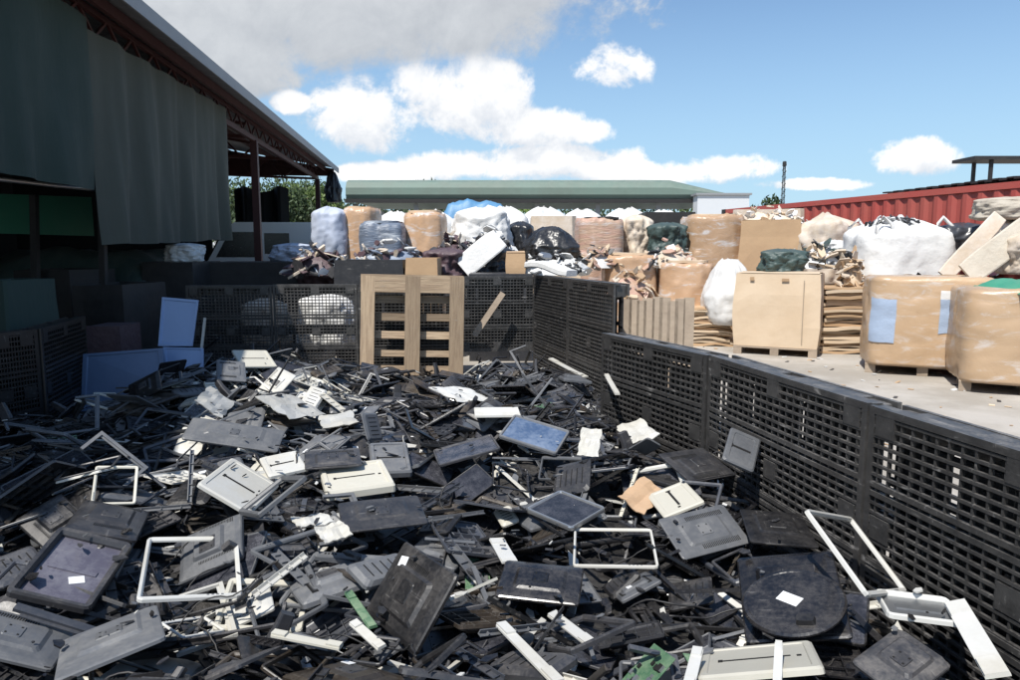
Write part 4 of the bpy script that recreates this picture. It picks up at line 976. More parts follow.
slab('film_roll', 'crushed roll of white film lying on the tall black pallets', 'film', at(530, 265, 8.8), at(572, 271, 8.4), .25, .08, 'bag')
put_sack(455, 510, 208, 262, 12.6, 'bulk_bag', 'white bulk bag with a grey sagging mouth right of the tan bins', 'bulk bag', 'bag', .9, fold=.08, seed=22, slump=.2)
slab('film_sheet', 'white film sheet hanging diagonally before the white bulk bag', 'film', at(500, 238, 10.8), at(462, 268, 10.6), .35, .04, 'bag', (0, -1, .2))
put_sack(462, 508, 245, 282, 10.9, 'black_sack', 'dark lumpy sack behind the diagonal plank', 'sack', 'bagblack', .7, fold=.12, seed=23)
put_sack(425, 468, 248, 290, 10.6, 'purple_sack', 'dark purple lumpy sack right behind the wooden pallet', 'sack', 'bagpurple', .7, fold=.14, seed=24)
wrapped(404, 448, 210, 260, 12.0, 'cardboard_bin', 'orange tan cardboard bin above the wooden pallet', 'bin', 'orangewrap', depth=.9, seed=64)
wrapped(362, 409, 221, 260, 11.6, 'wrapped_bale', 'blue grey film wrapped bale between two orange bins', 'bale', 'bluewrap', seed=66, e=6, base='bluewrap')
wrapped(345, 382, 206, 256, 12.8, 'wrapped_bin', 'orange pink bin behind the blue grey wrapped bale', 'bin', 'orangewrap', seed=65, base='cardpale')
put_sack(316, 350, 206, 262, 12.6, 'bulk_bag', 'pale blue tall bulk bag at the end of the shed', 'bulk bag', 'bagblue', .8, fold=.04, seed=25, e=3.5)
bale(340, 408, 260, 290, 9.9, 'slatted_crate', 'long grey crate behind the back pen wall', 'crate', 'charcoal', toground=True, oct_=.0, depth=.7)
bale(409, 440, 258, 290, 9.9, 'cardboard_carton', 'faded brown carton behind the wooden pallet', 'carton', 'card', toground=True, oct_=.0, depth=.6)
put_sack(300, 345, 252, 290, 10.4, 'mixed_sack', 'dull reddish sack below the pale blue bulk bag', 'sack', 'bagpurple', .7, fold=.12, seed=26)
put_sack(300, 352, 296, 350, 9.35, 'white_sack', 'bright white sack seen through the lattice of the back pen wall', 'sack', 'bag', .5, fold=.1, seed=80)
put_sack(245, 290, 300, 350, 9.5, 'white_sack', 'dusty sack seen through the left lattice of the back pen wall', 'sack', 'bagbeige', .5, fold=.1, seed=81)
# white bags in the far row
rowpx = [(352, 214), (392, 211), (432, 210), (505, 206), (545, 207), (585, 209), (628, 208), (668, 210), (470, 212)]
for i, (px, py) in enumerate(rowpx):
    Y = 19.5+.6*(i % 3); lab = ['beyond the orange pink bin', 'beyond the blue grey bale', 'beyond the orange tan bin', 'beyond the narrow dark sack', 'beyond the big black sack', 'beyond the striped bale', 'beyond the white and pink sack', 'beyond the grey green sack', 'just left of the blue tarpaulin']
    h = at(px, py, Y).z
    sack('bulk_bag', f'far white bulk bag {lab[i]}', 'bulk bag', (at(px, py, Y).x, Y+.5, 0), 1.22, 1.1, h, 'bag', seed=30+i, fold=.03, e=4, group='far row of white bulk bags')
p = at(475, 207, 24); drape('tarpaulin', 'small bright blue tarpaulin far off under the green roof', 'tarpaulin', (p.x, 24, 2.0), 2.6, 1.5, 1.1, 'tarpblue', 8)
box_crate('dark_crate', 'far dark crate under the blue tarpaulin', 'crate', (p.x, 24, 0), 1.8, 1.2, 2.1, 'darksteel')
bale(733, 800, 209, 240, 15.0, 'wrapped_bale', 'long pale bale along the foot of the red container', 'bale', 'bagbeige', toground=True, depth=.8, oct_=.1, rz=R(-18))
bale(530, 575, 216, 240, 16.0, 'wrapped_bale', 'pale pinkish bale far behind the big black sack', 'bale', 'bagbeige', toground=True, oct_=.1)
bale(640, 690, 212, 240, 16.5, 'dark_crate', 'dark flat-topped crate far behind the lumpy sacks', 'crate', 'darksteel', toground=True, oct_=.0, closed=True)

for i, (px, py, Y, w_, d_, h_, mats_, nm, lab) in enumerate([
    (596, 262, 12.6, .9, .7, .35, ['bag', 'cardpale', 'pinkwrap', 'charcoal'], 'film_scraps', 'torn film and cardboard scraps below the pinkish striped bale'),
    (668, 262, 12.6, 1.3, .8, .4, ['bagbeige', 'pinkwrap', 'bag', 'bagblack', 'cardpale'], 'film_scraps', 'torn film and scraps around the grey green lumpy sack'),
    (628, 296, 11.6, 1.1, .6, .55, ['pinkwrap', 'cardpale', 'bagbeige', 'card'], 'board_scraps', 'pinkish cardboard scraps behind the upright wooden slats'),
    (815, 262, 11.6, 1.1, .7, .4, ['bag', 'bagbeige', 'bagblack', 'cardpale', 'baggreen'], 'mixed_scraps', 'mixed scraps spilling between green bag and white bulk bag'),
    (770, 222, 14.2, 1.8, .8, .3, ['bagbeige', 'bag', 'cardpale'], 'film_scraps', 'pale film scraps piled by the brown cardboard bin'),
    (392, 262, 11.0, 1.6, .7, .35, ['bluewrap', 'charcoal', 'bagbeige', 'bag', 'bagpurple'], 'mixed_scraps', 'blue grey scraps at the foot of the film wrapped bale'),
    (455, 262, 11.4, 1.0, .8, .5, ['bagpurple', 'bag', 'bagbeige', 'charcoal'], 'mixed_scraps', 'purple and white scraps by the white bulk bag'),
    (550, 268, 10.4, 1.2, .5, .25, ['bag', 'bag', 'metal', 'charcoal'], 'film_scraps', 'white film strips beneath the big shiny black sack'),
    (490, 250, 11.6, .8, .6, .4, ['bag', 'charcoal', 'bagblack', 'metal'], 'mixed_scraps', 'white and dark scraps in front of the narrow dark sack'),
    (320, 268, 10.2, 1.0, .6, .4, ['bagpurple', 'charcoal', 'bagbeige', 'bluewrap'], 'mixed_scraps', 'dull reddish scraps at the foot of the pale blue bulk bag'),
    (850, 300, 11.0, .5, .5, .9, ['cardpale', 'card', 'bagbeige'], 'board_scraps', 'torn cardboard sticking up between the two nearest bins')]):
    p_ = at(px, py, Y); o_ = junk(nm, lab, (p_.x, Y, max(0, p_.z-.1)), w_, d_, h_+.12, 90, mats_, 70+i, smin=.08, smax=.38)
# ------------------------------------------------------------------ red container
def container():
    a = at(722, 209, 18.2); c = at(1020, 180.5, 10.8); top = 2.59
    pa = (a.x, a.y); pc = (c.x, c.y)
    # use rays where z=2.59
    pa = atz(722, 209.5, top); pc = atz(1020, 180.5, top)
    d = Vector((pc.x-pa.x, pc.y-pa.y, 0)).normalized(); L = 12.19; ang = math.atan2(d.y, d.x)
    t = thing('shipping_container', 'long red corrugated shipping container behind the bins on the right', 'container', (pa.x, pa.y, 0), ang)
    # local x along the container toward the camera, local +y = left of direction => away from the yard?
    W = 2.44
    b = MB(); n = int(L/.278); prof = []
    for k in range(n):
        x = .08+k*(L-.16)/n; p = (L-.16)/n
        prof += [(x, .0), (x+p*.26, .0), (x+p*.5, .036), (x+p*.76, .036)]
    prof.append((L-.08, .0))
    vs = []; 
    for (x, y) in prof: vs += [(x, y+.012, .16), (x, y+.012, top-.11)]
    b.add(vs, [(2*i, 2*i+2, 2*i+3, 2*i+1) for i in range(len(prof)-1)]); b.obj('side_panel', 'red', t)
    b = MB(); vs = []
    for (x, y) in prof: vs += [(x, W-y-.012, .16), (x, W-y-.012, top-.11)]
    b.add(vs, [(2*i, 2*i+2, 2*i+3, 2*i+1) for i in range(len(prof)-1)]); b.obj('side_panel', 'red', t)
    for y in (0, W-.06):
        for z in ((.0, .16), (top-.11, top)):
            b = MB(); b.box(.17, L-.17, y, y+.06, z[0]+.003, z[1]-.003); b.obj('rail', 'red', t)
        for x in (0, L-.16):
            b = MB(); b.box(x, x+.16, y-.004, y+.062, .12, top-.12); b.obj('corner_post', 'red', t)
            for z in (0, top-.118):
                b = MB(); b.box(x-.004, x+.166, y-.008, y+.066, z, z+.118); b.obj('corner_casting', 'darksteel', t)
    b = MB(); b.box(.02, L-.02, .061, W-.061, top-.04, top-.012); b.obj('roof_panel', 'red', t)
    b = MB(); b.box(.02, .06, .07, W-.07, .02, top-.05); b.obj('end_wall', 'red', t)
    b = MB(); b.box(L-.06, L-.02, .07, W-.07, .02, top-.05); dr_ = b.obj('door', 'red', t)
    for yy_ in (.5, .9, 1.5, 1.9):
        b = MB(); b.bar((L+.01, yy_, .15), (L+.01, yy_, top-.15), .03, .03); b.obj('lock_rod', 'metal', dr_)
    return pa, d, ang
cpa, cd, cang = container()
nrm_c = Vector((-cd.y, cd.x, 0))
b = MB(); 
for k in range(24): b.box(k*.25, k*.25+.12, -.5, .9, .02, .045); b.box(k*.25+.121, k*.25+.249, -.5, .9, .0, .025)
o = b.obj('roof_sheet', 'darksteel', None, cpa+cd*5.2+nrm_c*.65+Vector((0, 0, .03)), (R(3), R(-1.0), cang)); tag(o, 'dark corrugated sheet lying on the roof of the red container', 'sheet')
# small canopy beyond the container
cp = at(975, 157, 17.5); t = thing('canopy', 'small dark flat canopy on a thin post above the red container', 'canopy', (cp.x, 17.5, 0))
b = MB(); b.box(0, 3.2, 0, .9, cp.z-.05, cp.z+.03); b.obj('roof', 'darksteel', t)
for x, y in ((.45, .1), (3.0, .1), (.45, .75), (3.0, .75)):
    b = MB(); b.box(x, x+.07, y, y+.07, 0, cp.z-.052); b.obj('post', 'darksteel', t)

# ------------------------------------------------------------------ shed on the left
ze = 4.2
e_far = atz(338, 169, ze); e_near_d = atz(136, 0, ze)
ed = (e_far-e_near_d); ed.z = 0; edn = ed.normalized(); eang = math.atan2(edn.y, edn.x)
y_start = .8; e0 = e_near_d+edn*((y_start-e_near_d.y)/edn.y); Ls = (e_far-e0).length
print('shed eave', e0, e_far, Ls)
sh = thing('open_shed', 'long open sided shed with red steel trusses and a grey sheet roof, left side', 'shed', (e0.x, e0.y, 0), eang)
# local x along the eave, +y to the left (into the shed)
W = 10.; rise = .17
b = MB(); nR = int(Ls/.2); vs = []; th_ = .012
for k in range(nR+1):
    x = Ls*k/nR; dz = .022 if k % 2 else 0
    vs += [(x, 0, ze+dz), (x, W, ze+dz+W*rise), (x, W, ze+dz+W*rise-.01), (x, 0, ze+dz-.01)]
f = []
for k in range(nR): a = 4*k; f += [(a, a+4, a+5, a+1), (a+2, a+6, a+7, a+3), (a, a+3, a+7, a+4), (a+1, a+5, a+6, a+2)]
b.add(vs, f); b.obj('roof_sheet', 'roofsheet', sh)
b = MB(); b.box(0, Ls, -.03, .0-.004, ze-.13, ze+.03); b.obj('fascia', 'roofsheet', sh)
for k in range(7):      # purlins
    y = .35+k*1.5; z = ze+y*rise-.1; b = MB(); b.box(0, Ls, y, y+.06, z-.05, z+.07); b.obj('purlin', 'redsteel', sh)
ycur = .62
b = MB(); zc = ze-.32; b.box(0, Ls-.3, ycur-.04, ycur+.04, zc-.06, zc+.04); 
for k in range(int(Ls/.7)):
    x = k*.7; b.bar((x, ycur, zc+.04), (x+.35, ycur, ze-.02), .03, .03); b.bar((x+.35, ycur, ze-.02), (x+.7, ycur, zc+.04), .03, .03)
b.box(0, Ls-.3, ycur-.03, ycur+.03, ze-.05+.0, ze+.02); b.obj('eave_truss', 'redsteel', sh)
for x in (.3, 3.6, 7.2, 10.8, 14.4, 18.0, Ls-.4):
    b = MB(); zl = ze-.35
    b.bar((x, ycur+.05, zl), (x, W-.3, zl+.3), .07, .07); b.bar((x, ycur+.05, ze-.1+.0), (x, W-.3, ze+W*rise-.25), .06, .06)
    n_ = 9
    for k in range(n_):
        y0_, y1_ = ycur+.05+k*(W-.9)/n_, ycur+.05+(k+.5)*(W-.9)/n_; y2_ = ycur+.05+(k+1)*(W-.9)/n_
        b.bar((x, y0_, zl+.3*k/n_), (x, y1_, ze+y1_*rise-.12), .04, .04); b.bar((x, y1_, ze+y1_*rise-.12), (x, y2_, zl+.3*(k+1)/n_), .04, .04)
    b.obj('truss', 'redsteel', sh)
xs_posts = []
pp = at(291, 235, 15.6)
xpost = (Vector((pp.x, pp.y, 0))-Vector((e0.x, e0.y, 0))).dot(edn)
for x in (xpost, Ls-.35):
    b = MB(); b.box(x-.07, x+.07, ycur-.07, ycur+.07, 0, ze-.36); b.obj('post', 'redsteel', sh)
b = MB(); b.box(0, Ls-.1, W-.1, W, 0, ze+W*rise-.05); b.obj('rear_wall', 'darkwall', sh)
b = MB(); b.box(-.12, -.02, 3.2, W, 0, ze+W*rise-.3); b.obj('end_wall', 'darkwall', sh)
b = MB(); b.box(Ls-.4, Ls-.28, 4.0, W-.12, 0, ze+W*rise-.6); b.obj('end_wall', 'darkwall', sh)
b = MB(); yq = W-.12; vs = [(Ls-.26, .1, ze-.25), (Ls-.26, yq, ze-.25), (Ls-.26, yq, ze+yq*rise-.08), (Ls-.26, .1, ze-.02)]; vs += [(x+.03, y, z) for x, y, z in vs]; b.add(vs, [(0, 1, 2, 3), (7, 6, 5, 4), (0, 3, 7, 4), (1, 5, 6, 2), (0, 4, 5, 1), (3, 2, 6, 7)]); b.obj('gable_sheet', 'redsteel', sh)
# curtains
def curtain(label, x0, x1, ztop0, ztop1, zb0, zb1, y, m, fold, seed, name='curtain'):
    b = MB(); n = 90; rows = 14; vs = []
    for s in (0, 1):
        for j in range(rows):
            for i in range(n):
                f = i/(n-1); g_ = j/(rows-1); x = x0+(x1-x0)*f; zt_ = ztop0+(ztop1-ztop0)*f; zb = zb0+(zb1-zb0)*f+.03*noise.noise(Vector((f*6, seed, 0)))
                w_ = noise.noise(Vector((x*2.2+.25*math.sin(g_*3+seed), seed, g_*.5)))+.5*noise.noise(Vector((x*5, seed+3, g_*1.1)))+.5*math.sin(x*7+g_*1.2+2*noise.noise(Vector((x, g_, seed))))
                vs.append((x, y+fold*w_*(.4+.6*g_)+s*.004, zt_+(zb-zt_)*g_))
    N = rows*n; F_ = []
    for s in (0, 1):
        F_ += [(s*N+j*n+i, s*N+j*n+i+1, s*N+(j+1)*n+i+1, s*N+(j+1)*n+i) for j in range(rows-1) for i in range(n-1)]
    b.add(vs, F_, sm=True); o = b.obj(name, m, None, (e0.x, e0.y, 0), (0, 0, eang)); tag(o, label, 'curtain'); return o
def sx_of(px):   # distance along the eave where the curtain line meets the sight line of column px
    r = ray(px, 250); o = Vector((e0.x, e0.y, 0))+Vector((-edn.y, edn.x, 0))*(ycur-.12)
    # solve o + edn*s = k*r
    A_ = np.array([[edn.x, -r[0]], [edn.y, -r[1]]]); s, k = np.linalg.solve(A_, np.array([-o.x, -o.y])); return s, k*r[1]
s1, Y1_ = sx_of(105); s2, Y2_ = sx_of(232); s0, Y0_ = sx_of(0)
print('curtain', s0, Y0_, s1, Y1_, s2, Y2_)
yc_ = ycur-.12
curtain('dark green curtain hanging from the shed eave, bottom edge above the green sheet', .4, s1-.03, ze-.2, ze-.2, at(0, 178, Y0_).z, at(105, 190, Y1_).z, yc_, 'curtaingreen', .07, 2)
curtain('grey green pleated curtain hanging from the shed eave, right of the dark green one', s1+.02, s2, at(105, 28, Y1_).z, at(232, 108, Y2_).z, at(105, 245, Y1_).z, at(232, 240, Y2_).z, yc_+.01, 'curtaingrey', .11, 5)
def shp(px, py, Y): return at(px, py, Y)
a_, c_ = at(-20, 193, 8.5), at(90, 197, 10.2)
b = MB(); b.add([tuple(a_), tuple(c_), (c_.x, c_.y, at(90, 236, 10.2).z), (a_.x, a_.y, at(-20, 233, 8.5).z)], [(0, 1, 2, 3)])
b.v += [(x+.01, y+.02, z) for x, y, z in b.v]; b.f += [[4, 7, 6, 5]]; b.m += [0]; b.smooth += [False]
tag(b.obj('green_sheet', 'tarpgreen'), 'green sheet stretched inside the shed below the dark green curtain', 'sheet')
b = MB(); b.tube([at(-20, 177, 6.4), at(60, 186, 7.6), at(112, 191, 8.4)], .022); tag(b.obj('pipe', 'metal'), 'pale horizontal pipe under the dark green curtain', 'pipe')
b = MB(); b.bar(at(34, 195, 8.4), at(36, 300, 8.4), .07, .07); tag(b.obj('inner_post', 'darksteel'), 'thin dark post before the green sheet inside the shed', 'post')
b = MB(); b.bar(at(101, 192, 8.6), at(104, 290, 8.6), .07, .07); tag(b.obj('inner_post', 'darksteel'), 'thin dark post at the left end of the grey green curtain', 'post')
# things in the shade of the shed
def uppanel(corn, Y, label, m, t=.02, name='white_board'):
    P = [at(*c, Y+dy) for c, dy in zip(corn, (.12, .12, 0, 0))]
    o = sum(P, Vector())/4; th = root(name); tag(th, label, 'panel'); th.location = o
    n = (P[1]-P[0]).cross(P[3]-P[0]).normalized()
    if n.y > 0: n = -n
    b = MB(); q = [p-o for p in P]; 
    def ins(k): return [tuple(p*k) for p in q]
    L = [[tuple(Vector(p)-n*t) for p in ins(1)], ins(1), ins(.9), [tuple(Vector(p)-n*t*.5) for p in ins(.88)]]
    b.loft(L, True, True); b.obj('panel', m, th)
    return th
uppanel([(162, 297), (198, 300), (192, 346), (158, 346)], 6.75, 'upper bluish white panel standing in the shade before the back pen wall', 'shadewhite')
uppanel([(163, 347), (203, 348), (203, 374), (166, 376)], 6.55, 'lower bluish white panel under the upper one', 'shadewhite')
uppanel([(83, 354), (162, 348), (165, 386), (80, 414)], 6.3, 'wide shade-blue sheet lying slanted in the shade, left of the bluish white panels', 'shadeblue')
b = MB(); b.bar(at(205, 318, 6.9), at(199, 372, 6.7), .02, .02); tag(b.obj('rod', 'white'), 'thin white rod standing right of the bluish white panels', 'rod')
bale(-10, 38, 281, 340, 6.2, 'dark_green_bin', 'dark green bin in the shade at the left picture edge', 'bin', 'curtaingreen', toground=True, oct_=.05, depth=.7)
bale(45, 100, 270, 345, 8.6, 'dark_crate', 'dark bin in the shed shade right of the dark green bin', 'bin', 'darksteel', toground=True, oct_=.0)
bale(100, 150, 285, 345, 8.0, 'dark_crate', 'dark crate in the shed shade behind the wide shade-blue sheet', 'crate', 'darksteel', toground=True, oct_=.0)
bale(98, 132, 326, 348, 7.2, 'purple_carton', 'dark purple carton in the shade behind the wide shade-blue sheet', 'carton', 'bagpurple', toground=True, oct_=.0, depth=.4, closed=True)
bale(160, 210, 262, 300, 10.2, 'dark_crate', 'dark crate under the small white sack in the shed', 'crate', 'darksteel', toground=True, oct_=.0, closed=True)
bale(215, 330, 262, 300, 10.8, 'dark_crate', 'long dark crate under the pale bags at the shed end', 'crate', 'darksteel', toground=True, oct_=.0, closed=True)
put_sack(168, 203, 243, 262.5, 10.4, 'white_sack', 'small white sack in the shed beneath the grey green curtain', 'sack', 'bag', .4, fold=.12, seed=50)
put_sack(274, 313, 243, 262.5, 11.2, 'white_sack', 'pale blue white bag before the white van', 'sack', 'bagblue', .5, fold=.12, seed=51)
drape('tarpaulin', 'dark net sheet heap deep inside the shed', 'tarpaulin', (at(60, 240, 10.5).x, 11.2, .6), 3.5, 2.5, .9, 'baggreen', 12)
box_crate('dark_crate', 'broad dark crate under the net heap inside the shed', 'crate', (at(60, 240, 10.5).x, 11.2, 0), 2.6, 1.8, .7, 'darksteel')
# bundle hanging at the eave end
p = at(333, 188, e_far.y-.5); sack('hanging_bundle', 'dark bundle hanging at the far end of the shed eave', 'bundle', (p.x, p.y, p.z-.45), .5, .4, .95, 'bagblack', seed=60, fold=.1, top='cone')
b = MB(); b.tube([at(333, 172, e_far.y-.5), (e_far.x-.15, e_far.y-.5, ze-.1)], .015); tag(b.obj('rope', 'cable'), 'short rope tying the dark bundle to the shed eave', 'rope')
# van
vp = at(268, 250, 22)
v = thing('white_van', 'white van parked beyond the shed, front towards the curtain', 'van', (vp.x-.1, 22, 0), R(12))
b = MB(); prof = [(-1.7, .35), (-1.75, 1.0), (-1.45, 1.28), (-.95, 2.2), (-.7, 2.36), (2.6, 2.38), (2.75, 2.2), (2.8, .4)]
b.loft([[(x, y*1.0, z) for x, z in prof] for y in (-.85,)]+[[(x, y, z) for x, z in prof] for y in (.85,)], True, True)
b.obj('body', 'vanwhite', v)
b = MB(); b.add([(-1.47, -.72, 1.32), (-1.0, -.72, 2.14), (-1.0, .72, 2.14), (-1.47, .72, 1.32), (-1.5, -.72, 1.34), (-1.03, -.72, 2.16), (-1.03, .72, 2.16), (-1.5, .72, 1.34)], [(0, 1, 2, 3), (7, 6, 5, 4), (0, 4, 5, 1), (3, 2, 6, 7)]); b.obj('windscreen', 'gloss', v)
for y in (-.856, .85):
    b = MB(); b.add([(-1.25, y, 1.35), (-.85, y, 2.08), (-.15, y, 2.08), (-.15, y, 1.35), (-1.25, y+.006, 1.35), (-.85, y+.006, 2.08), (-.15, y+.006, 2.08), (-.15, y+.006, 1.35)], [(0, 1, 2, 3), (7, 6, 5, 4)]); b.obj('side_window', 'gloss', v)
    b = MB(); b.box(.1, .8, y, y+.006, 1.45, 2.05); b.obj('side_window', 'gloss', v)
for x in (-1.0, 2.0):
    for y in (-.8, .8):
        b = MB(); b.x = Matrix.Translation((x, y, .33)) @ Matrix.Rotation(R(90), 4, 'X'); b.loft([[(.33*math.cos(t), .33*math.sin(t), z) for t in (k*math.pi/10 for k in range(20))] for z in (-.1, .1)]); b.obj('wheel', 'rubber', v); wl_ = v.children[-1]; b = MB(); b.x = Matrix.Translation((x, y, .33)) @ Matrix.Rotation(R(90), 4, 'X'); b.loft([[(.2*math.cos(t), .2*math.sin(t), z) for t in (k*math.pi/10 for k in range(20))] for z in (-.112, .112)]); b.obj('rim', 'metal', bpy.data.objects[wl_.name])
for y in (-.7, .45):
    b = MB(); b.box(-1.78, -1.72, y, y+.25, .72, .9); b.obj('headlight', 'metal', v)
# ------------------------------------------------------------------ far building with green roof
fa, fb = at(346, 190, 38), at(729, 192, 38)
fbld = thing('far_shed', 'long low shed with a pale green rounded roof edge in the distance', 'shed', (fa.x, 38, 0))
L_ = fb.x-fa.x; z1 = at(400, 178.5, 38).z; z0 = at(400, 198.5, 38).z
b = MB(); prof = [(0, z0), (-.12, z0+.2), (-.1, z0+.55), (.15, z0+.85), (.6, z1-.02), (5, z1+.15), (9, z1-.3), (9, z0), (8.8, z0-.05), (.2, z0-.02)]
nb = 40; b.loft([[(L_*k/nb, y, z-(.75*max(0, (k-34)/6)**1.0*(z > z0+.3)*(z-z0)/1.1)) for y, z in prof] for k in range(nb+1)], True, True); b.obj('roof', 'greenroof', fbld)
b = MB(); b.box(-.05, L_+.05, -.14, .1, z0-.22, z0-.03); b.obj('eave_shade_band', 'darksteel', fbld)  # dark band painted in for the black shade under the eave
for k in range(7):
    b = MB(); x = .4+(L_-.8)*k/6; b.box(x-.12, x+.12, .3, .54, 0, z0-.23); b.obj('post', 'roofsheet', fbld)
    b = MB(); b.box(x-.12, x+.12, 8.2, 8.44, 0, z0-.23); b.obj('post', 'roofsheet', fbld)
p = at(706, 212, 40.0); t = thing('site_office', 'pale blue white flat building at the right end of the far shed', 'building', (p.x, 36.8, 0))
z_ = at(706, 195, 36.8).z; b = MB(); b.box(-1.3, 1.3, 0, .9, 0, z_); b.obj('wall', 'wallwhite', t); b = MB(); b.box(-1.4, 1.4, -.1, 1.0, z_+.002, z_+.1); b.obj('roof', 'roofsheet', t)
b = MB(); b.box(-.5, .5, -.02, -.002, 1.0, 2.0); b.obj('window', 'screen', t)
wl = thing('boundary_wall', 'long white boundary wall seen under the far green roof', 'wall', (0, 52, 0)); b = MB(); b.box(-40, 30, 0, .25, 0, 2.9); b.obj('wall_body', 'wallwhite', wl); b = MB(); b.box(-40, 30, -.05, .3, 2.902, 3.0); b.obj('coping', 'roofsheet', wl)
# mast
mp = at(783, 197, 60); mt = thing('lattice_mast', 'thin dark lattice mast against the sky beyond the red container', 'mast', (mp.x, 60, 0)); hz = at(783, 161, 60).z
b = MB()
for sx_, sy_ in ((-1, -1), (1, -1), (1, 1), (-1, 1)): b.bar((sx_*.16, sy_*.16, 0), (sx_*.06, sy_*.06, hz), .035, .035)
b.obj('legs', 'darksteel', mt); b = MB()
for k in range(int(hz/.5)):
    for sy_ in (-.13, .13): b.bar((-.13, sy_, k*.5), (.13, sy_, k*.5+.5), .03, .03)
b.obj('bracing', 'darksteel', mt); b = MB(); b.box(-.13, .13, -.1, .1, hz-.4, hz-.05); b.obj('antenna', 'darksteel', mt)
# ------------------------------------------------------------------ trees
def tree(label, x, y, h, rad, m, seed, n=1500, ls=.35):
    rn = random.Random(seed); t = thing('tree', label, 'tree', (x, y, 0), 0, 'trees beyond the yard')
    b = MB(); b.tube([(0, 0, 0), (.1, .05, h*.25), (0, 0, h*.5), (.1, -.1, h*.8)], h*.035, 7, r2=h*.008)
    cl = []
    for k in range(9):
        th = rn.uniform(0, 6.28); rr_ = rn.uniform(.2, .75)*rad; z = h*rn.uniform(.42, .88); c = Vector((rr_*math.cos(th), rr_*math.sin(th), z)); cl.append((c, rad*rn.uniform(.3, .5)))
        b.tube([(0, 0, h*.35+.02*k), tuple(c*.6+Vector((0, 0, h*.15))), tuple(c)], h*.012, 5, r2=h*.004)
    b.obj('trunk', 'bark', t); b = MB()
    for i in range(n):
        c, r_ = rn.choice(cl); d_ = Vector((rn.gauss(0, 1), rn.gauss(0, 1), rn.gauss(0, .8))).normalized()*r_*rn.random()**.4
        p = c+d_; s = ls*rn.uniform(.5, 1.2); b.x = Matrix.Translation(p) @ Euler((rn.uniform(0, 6), rn.uniform(0, 6), rn.uniform(0, 6))).to_matrix().to_4x4()
        b.add([(-s, 0, 0), (0, -s*.4, 0), (s, 0, 0), (0, s*.4, 0)], [(0, 1, 2, 3)])
    b.x = Matrix.Identity(4); b.obj('crown', m, t)
TR = [(286, 178, 33, 2.8, 'leafb', 'broad tree behind the shed end post'), (314, 184, 36, 1.5, 'leafa', 'bushy tree behind the dark hanging bundle'), (250, 178, 34, 3.2, 'leafa', 'tree with bright sunlit leaves seen left of the shed end post'), (305, 176, 30, 1.7, 'leafa', 'light green tree seen right of the shed end post'),
      (270, 196, 30, 2.6, 'leafb', 'dark dense tree just left of the shed end post'), (400, 201, 60, 5, 'leafb', 'dark tree under the left part of the far green roof'),
      (440, 203, 64, 5, 'leafa', 'green tree under the far green roof left of the blue tarpaulin'), (520, 203, 62, 5, 'leafa', 'light green tree right of the blue tarpaulin'),
      (560, 203, 66, 5, 'leafb', 'dark tree beyond the far shed above the black sack'), (640, 202, 62, 4, 'leafb', 'dark tree beyond the far shed above the grey green sack'),
      (712, 203, 58, 3, 'leafa', 'small yellowish tree at the left end of the red container'), (766, 196, 70, 2.4, 'leafb', 'small dark bush top peeping over the red container')]
for i, (px, py, Y, rad, m, lab) in enumerate(TR):
    p = at(px, py, Y); tree(lab, p.x, Y, p.z/.98, rad, m, 100+i, 9000 if Y < 50 else 2500, .11 if Y < 50 else .25)
b = MB(); pA, pB = at(228, 188, 23.5), at(282, 190, 23.5); nn = 20; vs = []
for j in range(2):
    for i in range(nn): f = i/(nn-1); vs.append((pA.x+(pB.x-pA.x)*f, 24+.15*math.sin(f*20), (pA.z+.1*math.sin(f*9) if j == 0 else 0)))
b.add(vs, [(i, i+1, nn+i+1, nn+i) for i in range(nn-1)]); b.v += [(x, y+.05, z) for x, y, z in b.v]; b.f += [[2*nn+i, 2*nn+i+1, 3*nn+i+1, 3*nn+i] for i in range(nn-1)]; b.m += [0]*(nn-1); b.smooth += [False]*(nn-1)
tag(b.obj('dark_opening_sheet', 'vent'), 'black sheet standing in for a dark opening behind the white van', 'screen')  # flat black sheet added to give the darkness of an opening

# ------------------------------------------------------------------ light
sd = Vector((-.33, -.58, 1.0)).normalized()       # toward the sun
el = math.asin(sd.z); az = math.atan2(sd.x, sd.y)
ld = bpy.data.lights.new('sun', 'SUN'); ld.energy = 5.0; ld.angle = R(.53); ld.color = (1, .955, .88)
lo = bpy.data.objects.new('sun', ld); C.objects.link(lo); lo.rotation_euler = sd.to_track_quat('Z', 'Y').to_euler()
wd = bpy.data.worlds.new('World'); scene.world = wd; wd.use_nodes = True; nt = wd.node_tree; nt.nodes.clear(); T = NT(nt)
out = T.n('ShaderNodeOutputWorld'); bg = T.n('ShaderNodeBackground'); T.l(bg.outputs[0], out.inputs[0]); bg.inputs[1].default_value = .1
sky = T.n('ShaderNodeTexSky'); sky.sky_type = 'NISHITA'; sky.sun_disc = False; sky.sun_elevation = el; sky.sun_rotation = az % (2*math.pi)
sky.air_density = 1.0; sky.dust_density = .6; sky.ozone_density = 2.0; sky.altitude = 100
CL = [(335, 12, 270, 62, 1), (190, 45, 130, 62, 1), (480, -12, 120, 42, 1), (370, 108, 60, 38, 0), (420, 88, 45, 30, 0), (478, 96, 60, 46, 0), (530, 128, 75, 22, 0), (592, 131, 34, 15, 0),
      (455, 166, 55, 18, 0), (560, 162, 110, 20, 0), (650, 172, 110, 14, 0), (725, 170, 70, 16, 0), (385, 173, 50, 11, 0), (615, 68, 42, 25, 0), (918, 156, 46, 19, 0), (290, 102, 22, 12, 0), (800, 184, 60, 7, 0)]
def uv(px, py):
    r = ray(px, py); return r[0]/r[1], r[2]/r[1]
